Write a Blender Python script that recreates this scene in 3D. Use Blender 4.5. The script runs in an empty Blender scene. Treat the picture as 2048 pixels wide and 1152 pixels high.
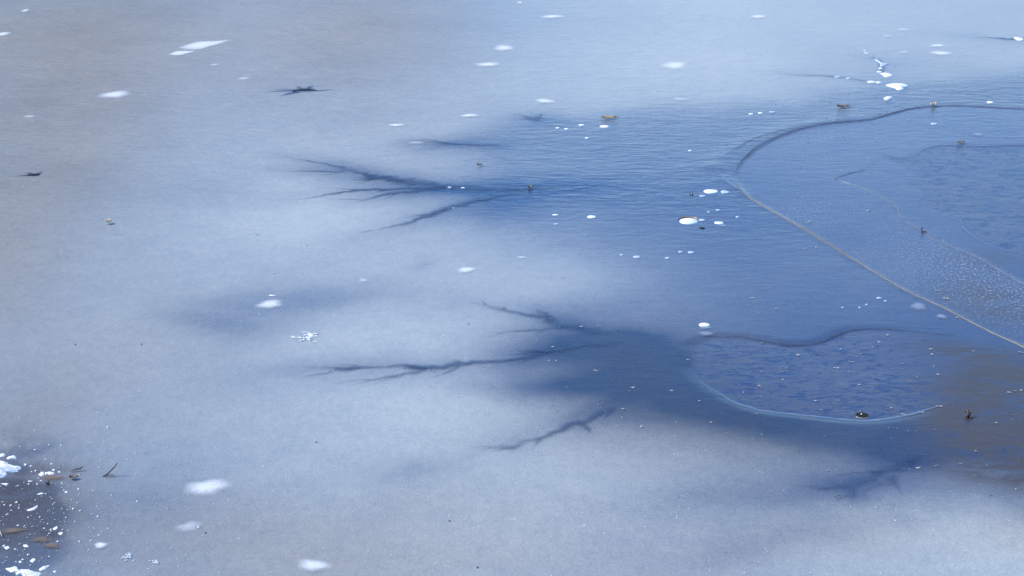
import bpy, math, random
import numpy as np
from mathutils import Vector

scene = bpy.context.scene
COL = scene.collection

# ------------------------------------------------------------------ camera, sky, sun, exposure
cam_data = bpy.data.cameras.new("camera")
cam_data.sensor_width = 36.0
cam_data.lens = 66.1
cam_data.clip_end = 2000.0
cam = bpy.data.objects.new("camera", cam_data)
COL.objects.link(cam)
cam.location = (0.0, 0.0, 3.0)
cam.rotation_euler = (math.radians(90.0 - 18.5), 0.0, 0.0)
scene.camera = cam

SUN_EL, SUN_AZ = 36.0, -66.0            # degrees; azimuth measured from +Y, negative to the left
world = bpy.data.worlds.new("World")
scene.world = world
world.use_nodes = True
wn = world.node_tree
sky = wn.nodes.new("ShaderNodeTexSky")
sky.sky_type = "NISHITA"
sky.sun_disc = False
sky.sun_elevation = math.radians(SUN_EL)
sky.sun_rotation = math.radians(SUN_AZ)
sky.air_density = 1.0
sky.dust_density = 0.0
sky.ozone_density = 8.0
bg = wn.nodes["Background"]
bg.inputs["Strength"].default_value = 0.15
wn.links.new(sky.outputs["Color"], bg.inputs["Color"])

sun_data = bpy.data.lights.new("sun", "SUN")
sun_data.energy = 3.0
sun_data.angle = math.radians(0.53)
sun_data.color = (1.0, 0.93, 0.84)
sun = bpy.data.objects.new("sun", sun_data)
COL.objects.link(sun)
e, a = math.radians(SUN_EL), math.radians(SUN_AZ)
to_sun = Vector((math.sin(a) * math.cos(e), math.cos(a) * math.cos(e), math.sin(e)))
sun.rotation_euler = (-to_sun).to_track_quat("-Z", "Y").to_euler()
sun.location = to_sun * 60.0

scene.view_settings.view_transform = "Standard"
scene.view_settings.look = "None"
scene.view_settings.gamma = 1.0
scene.view_settings.exposure = 0.85

# ------------------------------------------------------------------ helpers: noise and distances on the pond (metres)
def value_noise(x, y, seed):
    xi = np.floor(x).astype(np.int64); yi = np.floor(y).astype(np.int64)
    fx = x - xi; fy = y - yi
    fx = fx * fx * (3 - 2 * fx); fy = fy * fy * (3 - 2 * fy)
    def h(i, j):
        n = (i * 374761393 + j * 668265263 + seed * 974634599) & 0xFFFFFFFF
        n = ((n ^ (n >> 13)) * 1274126177) & 0xFFFFFFFF
        n = n ^ (n >> 16)
        return (n & 0xFFFF) / 65535.0
    a_ = h(xi, yi); b_ = h(xi + 1, yi); c_ = h(xi, yi + 1); d_ = h(xi + 1, yi + 1)
    return (a_ * (1 - fx) + b_ * fx) * (1 - fy) + (c_ * (1 - fx) + d_ * fx) * fy

def fbm(x, y, seed, octaves=4):
    s = np.zeros_like(x); amp = 0.5; f = 1.0
    for k in range(octaves):
        s += amp * (value_noise(x * f, y * f, seed + 17 * k) - 0.5)
        amp *= 0.5; f *= 2.03
    return s

def smooth(lo, hi, v):
    t = np.clip((v - lo) / (hi - lo), 0, 1)
    return t * t * (3 - 2 * t)

def line_distance(x, y, pts, closed=False):
    d2 = np.full(x.shape, 1e9)
    n = len(pts)
    for k in range(n if closed else n - 1):
        ax, ay = pts[k]; bx, by = pts[(k + 1) % n]
        vx, vy = bx - ax, by - ay
        t = np.clip(((x - ax) * vx + (y - ay) * vy) / (vx * vx + vy * vy + 1e-12), 0, 1)
        d2 = np.minimum(d2, (x - ax - t * vx) ** 2 + (y - ay - t * vy) ** 2)
    return np.sqrt(d2)

def signed_distance(x, y, pts):
    """positive inside the closed outline"""
    d = line_distance(x, y, pts, True)
    inside = np.zeros(x.shape, bool)
    n = len(pts)
    for k in range(n):
        ax, ay = pts[k]; bx, by = pts[(k + 1) % n]
        if ay == by: continue
        c = ((ay > y) != (by > y)) & (x < (bx - ax) * (y - ay) / (by - ay) + ax)
        inside ^= c
    return np.where(inside, d, -d)

def curve_points(pts, step=0.05):
    """Catmull-Rom through pts, resampled evenly"""
    p = [np.array(q, float) for q in pts]
    p = [2 * p[0] - p[1]] + p + [2 * p[-1] - p[-2]]
    out = []
    for i in range(1, len(p) - 2):
        seg = max(2, int(np.linalg.norm(p[i + 1] - p[i]) / step))
        for k in range(seg):
            t = k / seg
            out.append(0.5 * ((2 * p[i]) + (-p[i - 1] + p[i + 1]) * t + (2 * p[i - 1] - 5 * p[i] + 4 * p[i + 1] - p[i + 2]) * t * t
                              + (-p[i - 1] + 3 * p[i] - 3 * p[i + 1] + p[i + 2]) * t ** 3))
    out.append(p[-2])
    return [tuple(q) for q in out]

# ------------------------------------------------------------------ layout of the pond ice (metres on the ground)
EDGE_DARK = curve_points([(1.363, 11.196), (1.389, 11.292), (1.432, 11.451), (1.526, 11.703), (1.634, 11.926), (1.777, 12.143), (1.938, 12.339), (2.129, 12.482), (2.312, 12.555), (2.462, 12.629), (2.628, 12.778), (2.801, 12.947), (2.979, 13.025), (3.174, 13.041), (3.375, 12.994), (3.599, 12.931), (3.888, 12.809)])
EDGE_TAN = curve_points([(1.363, 11.196), (1.350, 11.056), (1.354, 10.896), (1.378, 10.718), (1.418, 10.566), (1.493, 10.357), (1.605, 10.046), (1.717, 9.698), (1.823, 9.379), (1.938, 9.030), (2.041, 8.795), (2.127, 8.622), (2.202, 8.426), (2.280, 8.259), (2.356, 8.118), (2.491, 7.847)])
SHELF = EDGE_DARK + [(9.0, 13.0), (9.0, 8.0)] + EDGE_TAN[::-1]
INNER_TOP = curve_points([(2.182, 11.268), (2.080, 11.196), (1.991, 11.102), (1.961, 11.033)])
INNER_LOW = curve_points([(1.961, 11.033), (2.014, 10.987), (2.107, 10.828), (2.176, 10.641), (2.217, 10.440), (2.205, 10.275), (2.220, 10.125), (2.266, 9.979), (2.299, 9.836), (2.360, 9.679), (2.455, 9.509), (2.526, 9.260), (2.596, 9.046), (2.732, 8.704)])
POOL_TOP = curve_points([(2.360, 11.639), (2.460, 11.563), (2.573, 11.652), (2.712, 11.860), (2.854, 11.913), (3.043, 11.886), (3.336, 11.913), (3.632, 11.899)])
INNER = [(2.182, 11.268)] + INNER_TOP[1:] + INNER_LOW + [(9.0, 9.5), (9.0, 11.6)] + POOL_TOP[::-1]
POOL_LOW = curve_points([(2.360, 11.639), (2.421, 11.365), (2.466, 11.126), (2.374, 10.896), (2.427, 10.718), (2.359, 10.513), (2.442, 10.305), (2.532, 10.174), (2.513, 10.017), (2.548, 9.790), (2.621, 9.643), (2.722, 9.536), (2.913, 9.344)])
POOL = POOL_TOP + [(9.0, 11.6), (9.0, 10.3)] + POOL_LOW[::-1]
PUDDLE_TOP = curve_points([(0.821, 8.138), (0.887, 8.232), (0.949, 8.259), (1.065, 8.252), (1.175, 8.205), (1.262, 8.158), (1.377, 8.158), (1.454, 8.205), (1.541, 8.307), (1.619, 8.356), (1.739, 8.363), (1.850, 8.328), (2.006, 8.287), (2.151, 8.205)])
PUDDLE_LOW = curve_points([(0.790, 7.847), (0.817, 7.724), (0.860, 7.604), (0.932, 7.471), (1.007, 7.386), (1.085, 7.335), (1.207, 7.302), (1.327, 7.269), (1.448, 7.242), (1.576, 7.264), (1.740, 7.347), (1.919, 7.488), (2.079, 7.755), (2.150, 8.006)])
PUDDLE = PUDDLE_TOP + PUDDLE_LOW[::-1]
WAVE_TOP = curve_points([(1.268, 11.377), (1.334, 11.563), (1.560, 11.993), (1.794, 12.268), (2.023, 12.453), (2.329, 12.658)])
WAVE_LOW = curve_points([(1.268, 11.377), (1.275, 11.149), (1.310, 10.964), (1.343, 10.828), (1.381, 10.696)])

# outline of the clear, milk-free ice
CLEAR = [(-0.633, 11.939), (-0.411, 12.143), (-0.215, 12.339), (0.055, 12.629), (0.439, 12.809), (0.973, 12.978), (1.404, 13.056), (1.922, 13.216), (2.245, 13.445), (2.652, 13.682), (3.103, 13.891), (3.529, 14.107), (4.218, 14.254),
         (9.0, 14.0), (9.0, 6.9), (2.049, 6.409), (1.814, 6.520), (1.693, 6.658), (1.497, 6.644), (1.310, 6.681), (1.072, 6.924), (0.865, 7.046), (0.621, 7.046), (0.488, 7.194), (0.371, 7.358), (0.204, 7.403), (0.034, 7.459),
         (-0.052, 7.634), (0.080, 7.847), (0.241, 8.019), (0.198, 8.138), (0.295, 8.287), (0.158, 8.483), (0.211, 8.704), (0.393, 8.974), (0.531, 9.218), (0.417, 9.607), (0.181, 9.883), (-0.067, 10.095), (-0.270, 10.377), (-0.071, 10.718),
         (-0.371, 10.873), (-0.074, 11.208), (-0.204, 11.639), (-0.399, 11.768)]
SOFT_DARK = [  # darker, less milky streaks: centre, radii, turn, amount
    (-1.028, 8.841, 0.521, 0.178, 0.10, 0.20), (-1.421, 8.483, 0.359, 0.230, 0.12, 0.22), (-0.405, 6.681, 0.184, 0.141, 0.0, 0.12), (-0.404, 9.387, 0.052, 0.146, 0.0, 0.10), (1.002, 6.409, 0.486, 0.131, 0.1, 0.14),
    (0.885, 6.074, 0.375, 0.140, 0.25, 0.12), (-1.297, 6.409, 0.393, 0.329, 0.0, 0.07), (-1.808, 10.862, 0.299, 0.337, 0.1, 0.07), (0.198, 8.138, 0.346, 0.200, 0.1, 0.15), (-0.070, 10.588, 0.351, 0.483, 0.0, 0.10), (0.525, 7.816, 0.467, 0.466, 0.0, 0.20), (0.885, 7.237, 0.582, 0.298, 0.0, 0.16), (0.208, 7.575, 0.260, 0.176, 0.1, 0.12), (1.592, 6.924, 0.420, 0.226, 0.0, 0.14)]
SOFT_LIGHT = [
    (-1.102, 10.377, 0.517, 0.569, 0.0, 0.10), (-0.747, 8.138, 0.415, 0.300, 0.0, 0.08), (-0.299, 7.237, 0.436, 0.298, 0.0, 0.08), (0.738, 6.777, 0.353, 0.217, 0.0, 0.10), (1.562, 14.634, 0.828, 1.077, 0.0, 0.08),
    (1.680, 6.114, 0.233, 0.304, 0.0, 0.12), (0.326, 9.260, 0.285, 0.252, 0.0, 0.08), (0.117, 7.291, 0.209, 0.137, 0.0, 0.06)]
MILK_GRID = [
(-4.071,15.808,0.299,1.598,0.66), (-3.528,15.808,0.299,1.598,0.64), (-2.985,15.808,0.299,1.598,0.66), (-2.442,15.808,0.299,1.598,0.74), (-1.900,15.808,0.299,1.598,0.70), (-1.357,15.808,0.299,1.598,0.66),
(-0.814,15.808,0.299,1.598,0.68), (-0.271,15.808,0.299,1.598,0.68), (0.271,15.808,0.299,1.598,.74), (0.814,15.808,0.299,1.598,.84), (1.357,15.808,0.299,1.598,.90), (1.900,15.808,0.299,1.598,.94),
(2.442,15.808,0.299,1.598,.90), (2.985,15.808,0.299,1.598,.86), (3.528,15.808,0.299,1.598,.84), (4.071,15.808,0.299,1.598,.80), (-3.474,13.346,0.255,1.162,0.60), (-3.011,13.346,0.255,1.162,0.64),
(-2.548,13.346,0.255,1.162,0.67), (-2.085,13.346,0.255,1.162,0.74), (-1.621,13.346,0.255,1.162,0.74), (-1.158,13.346,0.255,1.162,0.70), (-0.695,13.346,0.255,1.162,0.75), (-0.232,13.346,0.255,1.162,0.78),
(0.232,13.346,0.255,1.162,.80), (0.695,13.346,0.255,1.162,.78), (1.158,13.346,0.255,1.162,.80), (1.621,13.346,0.255,1.162,.82), (2.085,13.346,0.255,1.162,.74), (2.548,13.346,0.255,1.162,.55),
(3.011,13.346,0.255,1.162,.50), (3.474,13.346,0.255,1.162,.45), (-3.031,11.513,0.222,0.883,0.60), (-2.627,11.513,0.222,0.883,0.64), (-2.222,11.513,0.222,0.883,0.70), (-1.818,11.513,0.222,0.883,0.82),
(-1.414,11.513,0.222,0.883,0.90), (-1.010,11.513,0.222,0.883,0.90), (-0.606,11.513,0.222,0.883,0.80), (-0.202,11.513,0.222,0.883,0.60), (0.202,11.513,0.222,0.883,.35), (0.606,11.513,0.222,0.883,.22),
(1.010,11.513,0.222,0.883,.18), (1.414,11.513,0.222,0.883,.22), (1.818,11.513,0.222,0.883,.28), (2.222,11.513,0.222,0.883,.28), (2.627,11.513,0.222,0.883,.28), (3.031,11.513,0.222,0.883,.25),
(-2.687,10.095,0.197,0.694,0.64), (-2.329,10.095,0.197,0.694,0.68), (-1.971,10.095,0.197,0.694,0.74), (-1.612,10.095,0.197,0.694,.82), (-1.254,10.095,0.197,0.694,.94), (-0.896,10.095,0.197,0.694,.95),
(-0.537,10.095,0.197,0.694,.84), (-0.179,10.095,0.197,0.694,.62), (0.179,10.095,0.197,0.694,.40), (0.537,10.095,0.197,0.694,.20), (0.896,10.095,0.197,0.694,.15), (1.254,10.095,0.197,0.694,.18),
(1.612,10.095,0.197,0.694,.24), (1.971,10.095,0.197,0.694,.28), (2.329,10.095,0.197,0.694,.25), (2.687,10.095,0.197,0.694,.22), (-2.414,8.966,0.177,0.559,0.62), (-2.092,8.966,0.177,0.559,0.68),
(-1.770,8.966,0.177,0.559,.74), (-1.448,8.966,0.177,0.559,.76), (-1.127,8.966,0.177,0.559,.66), (-0.805,8.966,0.177,0.559,.66), (-0.483,8.966,0.177,0.559,.72), (-0.161,8.966,0.177,0.559,.82),
(0.161,8.966,0.177,0.559,.80), (0.483,8.966,0.177,0.559,.50), (0.805,8.966,0.177,0.559,.38), (1.127,8.966,0.177,0.559,.30), (1.448,8.966,0.177,0.559,.28), (1.770,8.966,0.177,0.559,.28),
(2.092,8.966,0.177,0.559,.26), (2.414,8.966,0.177,0.559,.22), (-2.191,8.045,0.161,0.461,0.62), (-1.899,8.045,0.161,0.461,0.68), (-1.607,8.045,0.161,0.461,.70), (-1.315,8.045,0.161,0.461,.66),
(-1.022,8.045,0.161,0.461,.76), (-0.730,8.045,0.161,0.461,.88), (-0.438,8.045,0.161,0.461,.84), (-0.146,8.045,0.161,0.461,.74), (0.146,8.045,0.161,0.461,.55), (0.438,8.045,0.161,0.461,.26),
(0.730,8.045,0.161,0.461,.18), (1.022,8.045,0.161,0.461,.16), (1.315,8.045,0.161,0.461,.15), (1.607,8.045,0.161,0.461,.14), (1.899,8.045,0.161,0.461,.12), (2.191,8.045,0.161,0.461,.10),
(-2.006,7.280,0.147,0.386,0.56), (-1.738,7.280,0.147,0.386,0.62), (-1.471,7.280,0.147,0.386,.70), (-1.203,7.280,0.147,0.386,.76), (-0.936,7.280,0.147,0.386,.84), (-0.669,7.280,0.147,0.386,.90),
(-0.401,7.280,0.147,0.386,.88), (-0.134,7.280,0.147,0.386,.80), (0.134,7.280,0.147,0.386,.66), (0.401,7.280,0.147,0.386,.48), (0.669,7.280,0.147,0.386,.26), (0.936,7.280,0.147,0.386,.16),
(1.203,7.280,0.147,0.386,.12), (1.471,7.280,0.147,0.386,.12), (1.738,7.280,0.147,0.386,.08), (2.006,7.280,0.147,0.386,.05), (-1.849,6.635,0.136,0.328,.34), (-1.603,6.635,0.136,0.328,.52),
(-1.356,6.635,0.136,0.328,.56), (-1.110,6.635,0.136,0.328,.62), (-0.863,6.635,0.136,0.328,.68), (-0.616,6.635,0.136,0.328,.68), (-0.370,6.635,0.136,0.328,.70), (-0.123,6.635,0.136,0.328,.82),
(0.123,6.635,0.136,0.328,.88), (0.370,6.635,0.136,0.328,.80), (0.616,6.635,0.136,0.328,.68), (0.863,6.635,0.136,0.328,.50), (1.110,6.635,0.136,0.328,.36), (1.356,6.635,0.136,0.328,.34),
(1.603,6.635,0.136,0.328,.30), (1.849,6.635,0.136,0.328,.16), (-1.716,6.082,0.126,0.282,.24), (-1.487,6.082,0.126,0.282,.46), (-1.258,6.082,0.126,0.282,.52), (-1.029,6.082,0.126,0.282,.58),
(-0.801,6.082,0.126,0.282,.64), (-0.572,6.082,0.126,0.282,.68), (-0.343,6.082,0.126,0.282,.74), (-0.114,6.082,0.126,0.282,.76), (0.114,6.082,0.126,0.282,.76), (0.343,6.082,0.126,0.282,.70),
(0.572,6.082,0.126,0.282,.72), (0.801,6.082,0.126,0.282,.72), (1.029,6.082,0.126,0.282,.76), (1.258,6.082,0.126,0.282,.82), (1.487,6.082,0.126,0.282,.88), (1.716,6.082,0.126,0.282,.92)]
BROWN_TINT = [  # brown tint in the clear ice, and sunken leaves at the near left
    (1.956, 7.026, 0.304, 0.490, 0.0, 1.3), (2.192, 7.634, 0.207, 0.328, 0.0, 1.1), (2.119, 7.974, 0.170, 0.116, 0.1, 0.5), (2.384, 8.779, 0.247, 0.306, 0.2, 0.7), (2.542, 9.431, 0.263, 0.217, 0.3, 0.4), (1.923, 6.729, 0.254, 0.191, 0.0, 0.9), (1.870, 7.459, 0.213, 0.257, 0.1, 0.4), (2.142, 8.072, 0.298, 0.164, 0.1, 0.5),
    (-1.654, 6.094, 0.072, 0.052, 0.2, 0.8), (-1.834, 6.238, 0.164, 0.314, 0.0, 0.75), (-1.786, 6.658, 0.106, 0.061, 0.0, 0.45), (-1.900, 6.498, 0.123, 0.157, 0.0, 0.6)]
DULL = [  # greyer ice; the far and left-edge blobs paint in the wooded bank's reflection
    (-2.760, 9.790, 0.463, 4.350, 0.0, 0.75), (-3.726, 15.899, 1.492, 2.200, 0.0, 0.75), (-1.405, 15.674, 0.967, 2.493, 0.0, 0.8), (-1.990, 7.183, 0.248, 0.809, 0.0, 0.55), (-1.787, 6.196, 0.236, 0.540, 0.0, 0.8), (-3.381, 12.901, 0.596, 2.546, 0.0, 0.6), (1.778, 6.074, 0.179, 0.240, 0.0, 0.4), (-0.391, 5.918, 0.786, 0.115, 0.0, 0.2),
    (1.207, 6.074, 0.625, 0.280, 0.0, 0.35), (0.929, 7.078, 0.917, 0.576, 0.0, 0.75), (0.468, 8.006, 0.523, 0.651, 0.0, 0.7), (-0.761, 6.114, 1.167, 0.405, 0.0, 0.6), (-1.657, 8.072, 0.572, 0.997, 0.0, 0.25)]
FROST = [(2.460, 9.094, 0.331, 0.612, 0.3, 1.0), (1.639, 10.275, 0.171, 0.304, -0.4, 0.45), (2.080, 12.170, 0.399, 0.277, 0.2, 0.4)]

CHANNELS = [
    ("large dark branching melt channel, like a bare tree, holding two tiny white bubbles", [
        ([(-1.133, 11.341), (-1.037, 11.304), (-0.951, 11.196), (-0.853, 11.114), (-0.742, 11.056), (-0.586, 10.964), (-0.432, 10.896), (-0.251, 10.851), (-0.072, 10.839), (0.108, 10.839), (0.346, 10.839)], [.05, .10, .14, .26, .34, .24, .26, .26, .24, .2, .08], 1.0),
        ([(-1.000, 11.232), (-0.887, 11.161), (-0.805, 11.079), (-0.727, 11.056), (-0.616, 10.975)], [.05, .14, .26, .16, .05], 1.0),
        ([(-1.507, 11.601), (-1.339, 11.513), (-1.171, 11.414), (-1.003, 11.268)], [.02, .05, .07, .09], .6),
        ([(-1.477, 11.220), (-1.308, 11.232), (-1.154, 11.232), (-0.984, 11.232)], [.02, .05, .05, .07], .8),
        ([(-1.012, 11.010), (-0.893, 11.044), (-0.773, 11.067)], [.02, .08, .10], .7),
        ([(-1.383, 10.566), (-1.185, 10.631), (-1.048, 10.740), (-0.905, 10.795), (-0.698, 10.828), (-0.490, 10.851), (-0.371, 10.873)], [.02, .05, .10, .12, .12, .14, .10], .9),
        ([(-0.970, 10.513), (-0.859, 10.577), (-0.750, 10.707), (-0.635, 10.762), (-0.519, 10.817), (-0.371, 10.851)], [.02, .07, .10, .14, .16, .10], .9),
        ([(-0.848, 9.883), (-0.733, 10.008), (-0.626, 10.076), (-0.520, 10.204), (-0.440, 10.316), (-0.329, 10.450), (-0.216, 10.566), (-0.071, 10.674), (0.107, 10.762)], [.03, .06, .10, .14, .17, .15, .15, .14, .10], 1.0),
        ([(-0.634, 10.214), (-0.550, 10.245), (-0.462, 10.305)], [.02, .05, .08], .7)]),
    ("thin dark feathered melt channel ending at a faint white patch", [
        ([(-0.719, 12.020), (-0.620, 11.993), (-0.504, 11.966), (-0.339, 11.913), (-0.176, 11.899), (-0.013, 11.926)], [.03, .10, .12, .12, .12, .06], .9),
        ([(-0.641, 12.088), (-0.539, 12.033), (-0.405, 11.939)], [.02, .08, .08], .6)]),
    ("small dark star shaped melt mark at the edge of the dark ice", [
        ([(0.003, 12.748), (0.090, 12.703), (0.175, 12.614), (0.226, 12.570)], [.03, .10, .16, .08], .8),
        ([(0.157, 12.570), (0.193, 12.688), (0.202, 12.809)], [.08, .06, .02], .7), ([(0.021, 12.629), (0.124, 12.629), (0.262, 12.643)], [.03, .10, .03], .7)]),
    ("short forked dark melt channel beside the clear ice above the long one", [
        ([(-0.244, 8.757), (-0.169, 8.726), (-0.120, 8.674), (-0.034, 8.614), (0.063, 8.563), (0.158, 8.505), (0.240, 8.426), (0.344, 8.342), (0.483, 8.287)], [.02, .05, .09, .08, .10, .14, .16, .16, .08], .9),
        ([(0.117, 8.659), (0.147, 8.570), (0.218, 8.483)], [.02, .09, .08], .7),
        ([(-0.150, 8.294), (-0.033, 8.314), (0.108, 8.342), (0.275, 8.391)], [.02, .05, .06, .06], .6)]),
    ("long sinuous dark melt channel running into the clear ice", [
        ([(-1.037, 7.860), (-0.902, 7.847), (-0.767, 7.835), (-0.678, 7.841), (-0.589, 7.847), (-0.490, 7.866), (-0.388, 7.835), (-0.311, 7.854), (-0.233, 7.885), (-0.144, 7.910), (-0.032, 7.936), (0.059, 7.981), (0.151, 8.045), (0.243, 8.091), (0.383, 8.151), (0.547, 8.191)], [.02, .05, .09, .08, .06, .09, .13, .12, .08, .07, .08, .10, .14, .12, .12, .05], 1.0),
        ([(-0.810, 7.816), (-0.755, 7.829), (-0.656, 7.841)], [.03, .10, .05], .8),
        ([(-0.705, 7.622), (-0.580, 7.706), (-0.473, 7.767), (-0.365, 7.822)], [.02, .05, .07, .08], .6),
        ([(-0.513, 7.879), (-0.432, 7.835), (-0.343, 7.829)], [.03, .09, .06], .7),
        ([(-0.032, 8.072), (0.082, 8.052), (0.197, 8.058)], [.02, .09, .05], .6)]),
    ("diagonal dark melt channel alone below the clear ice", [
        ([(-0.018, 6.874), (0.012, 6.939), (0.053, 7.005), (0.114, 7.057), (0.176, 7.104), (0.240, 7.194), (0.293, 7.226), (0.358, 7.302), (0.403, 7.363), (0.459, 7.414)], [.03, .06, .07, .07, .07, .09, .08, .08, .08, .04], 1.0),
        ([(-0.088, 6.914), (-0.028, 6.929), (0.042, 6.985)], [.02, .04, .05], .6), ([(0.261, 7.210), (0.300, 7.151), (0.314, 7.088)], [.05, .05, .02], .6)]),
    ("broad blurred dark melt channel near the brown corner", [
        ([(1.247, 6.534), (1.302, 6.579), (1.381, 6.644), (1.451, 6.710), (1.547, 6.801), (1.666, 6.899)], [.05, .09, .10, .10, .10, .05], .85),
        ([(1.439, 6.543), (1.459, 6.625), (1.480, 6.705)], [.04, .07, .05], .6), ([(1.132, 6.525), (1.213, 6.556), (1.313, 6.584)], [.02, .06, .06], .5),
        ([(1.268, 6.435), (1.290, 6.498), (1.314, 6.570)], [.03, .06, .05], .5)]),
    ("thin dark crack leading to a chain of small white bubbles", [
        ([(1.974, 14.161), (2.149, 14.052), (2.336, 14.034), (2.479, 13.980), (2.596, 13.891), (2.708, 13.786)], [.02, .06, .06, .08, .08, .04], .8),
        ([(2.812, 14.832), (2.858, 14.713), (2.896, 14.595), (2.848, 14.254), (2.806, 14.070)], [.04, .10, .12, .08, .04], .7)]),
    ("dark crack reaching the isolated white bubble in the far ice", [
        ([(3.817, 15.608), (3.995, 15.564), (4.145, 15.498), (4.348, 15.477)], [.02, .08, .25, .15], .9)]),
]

def blob_sum(x, y, blobs):
    s = np.zeros(x.shape)
    for (cx, cy, rx, ry, turn, amt) in blobs:
        ca, sa = math.cos(turn), math.sin(turn)
        u = ((x - cx) * ca + (y - cy) * sa) / rx; v = (-(x - cx) * sa + (y - cy) * ca) / ry
        s += amt * np.exp(-1.1 * (u * u + v * v))
    return s

def grid_value(x, y):
    num = np.zeros(x.shape); den = np.full(x.shape, 1e-9)
    xc = np.clip(x, -5.2, 5.2); yc = np.clip(y, 5.6, 18.0)
    for (cx, cy, sx, sy, v) in MILK_GRID:
        w = np.exp(-0.5 * (((xc - cx) / sx) ** 2 + ((yc - cy) / sy) ** 2)) + 1e-8 / (0.05 + (xc - cx) ** 2 + (yc - cy) ** 2)
        num += w * v; den += w
    return num / den

def ice_height(x, y):
    x = np.asarray(x, float); y = np.asarray(y, float)
    wob = 0.012 * fbm(x * 6, y * 6, 5, 2)
    h = 0.004 * fbm(x * 0.9, y * 0.7, 3, 3)
    h = h - 0.003 * smooth(-0.016, 0.012, signed_distance(x, y, SHELF) + wob)
    h = h - 0.002 * smooth(-0.03, 0.03, signed_distance(x, y, INNER) + wob)
    h = h - 0.0015 * smooth(-0.05, 0.05, signed_distance(x, y, POOL) + wob)
    h = h - 0.008 * smooth(-0.06, 0.03, signed_distance(x, y, PUDDLE) + 2 * wob) * (1 - smooth(1.5, 1.95, x))
    h = h + 0.006 * np.exp(-(line_distance(x, y, WAVE_TOP) / 0.10) ** 2) + 0.004 * np.exp(-(line_distance(x, y, WAVE_LOW) / 0.06) ** 2)
    return h

# ------------------------------------------------------------------ materials
def new_mat(name):
    m = bpy.data.materials.new(name)
    m.use_nodes = True
    return m, m.node_tree.nodes, m.node_tree.links, m.node_tree.nodes["Principled BSDF"]

def mix_color(N, L, fac, c1, c2, kind="MIX"):
    n = N.new("ShaderNodeMix"); n.data_type = "RGBA"; n.blend_type = kind
    for sock, v in ((n.inputs[0], fac), (n.inputs[6], c1), (n.inputs[7], c2)):
        if hasattr(v, "is_output"): L.new(v, sock)
        elif isinstance(v, (int, float)): sock.default_value = v
        else: sock.default_value = (*v, 1)
    return n.outputs[2]

def math_node(N, L, op, a_, b_=None, c_=None, clamp=False):
    n = N.new("ShaderNodeMath"); n.operation = op; n.use_clamp = clamp
    for k, v in enumerate((a_, b_, c_)):
        if v is None: continue
        if hasattr(v, "is_output"): L.new(v, n.inputs[k])
        else: n.inputs[k].default_value = v
    return n.outputs[0]

def noise_node(N, L, vec, scale, detail=3, rough=0.55, distort=0.0):
    n = N.new("ShaderNodeTexNoise"); n.inputs["Scale"].default_value = scale; n.inputs["Detail"].default_value = detail
    n.inputs["Roughness"].default_value = rough; n.inputs["Distortion"].default_value = distort
    L.new(vec, n.inputs["Vector"])
    return n.outputs["Fac"]

def scaled_position(N, L, sx, sy, sz=1.0, turn=0.0):
    g = N.new("ShaderNodeNewGeometry"); m = N.new("ShaderNodeMapping"); m.vector_type = "POINT"
    m.inputs["Scale"].default_value = (sx, sy, sz); m.inputs["Rotation"].default_value = (0, 0, turn)
    L.new(g.outputs["Position"], m.inputs["Vector"])
    return m.outputs["Vector"]

def attribute(N, name):
    n = N.new("ShaderNodeAttribute"); n.attribute_name = name
    return n.outputs["Fac"]

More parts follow.
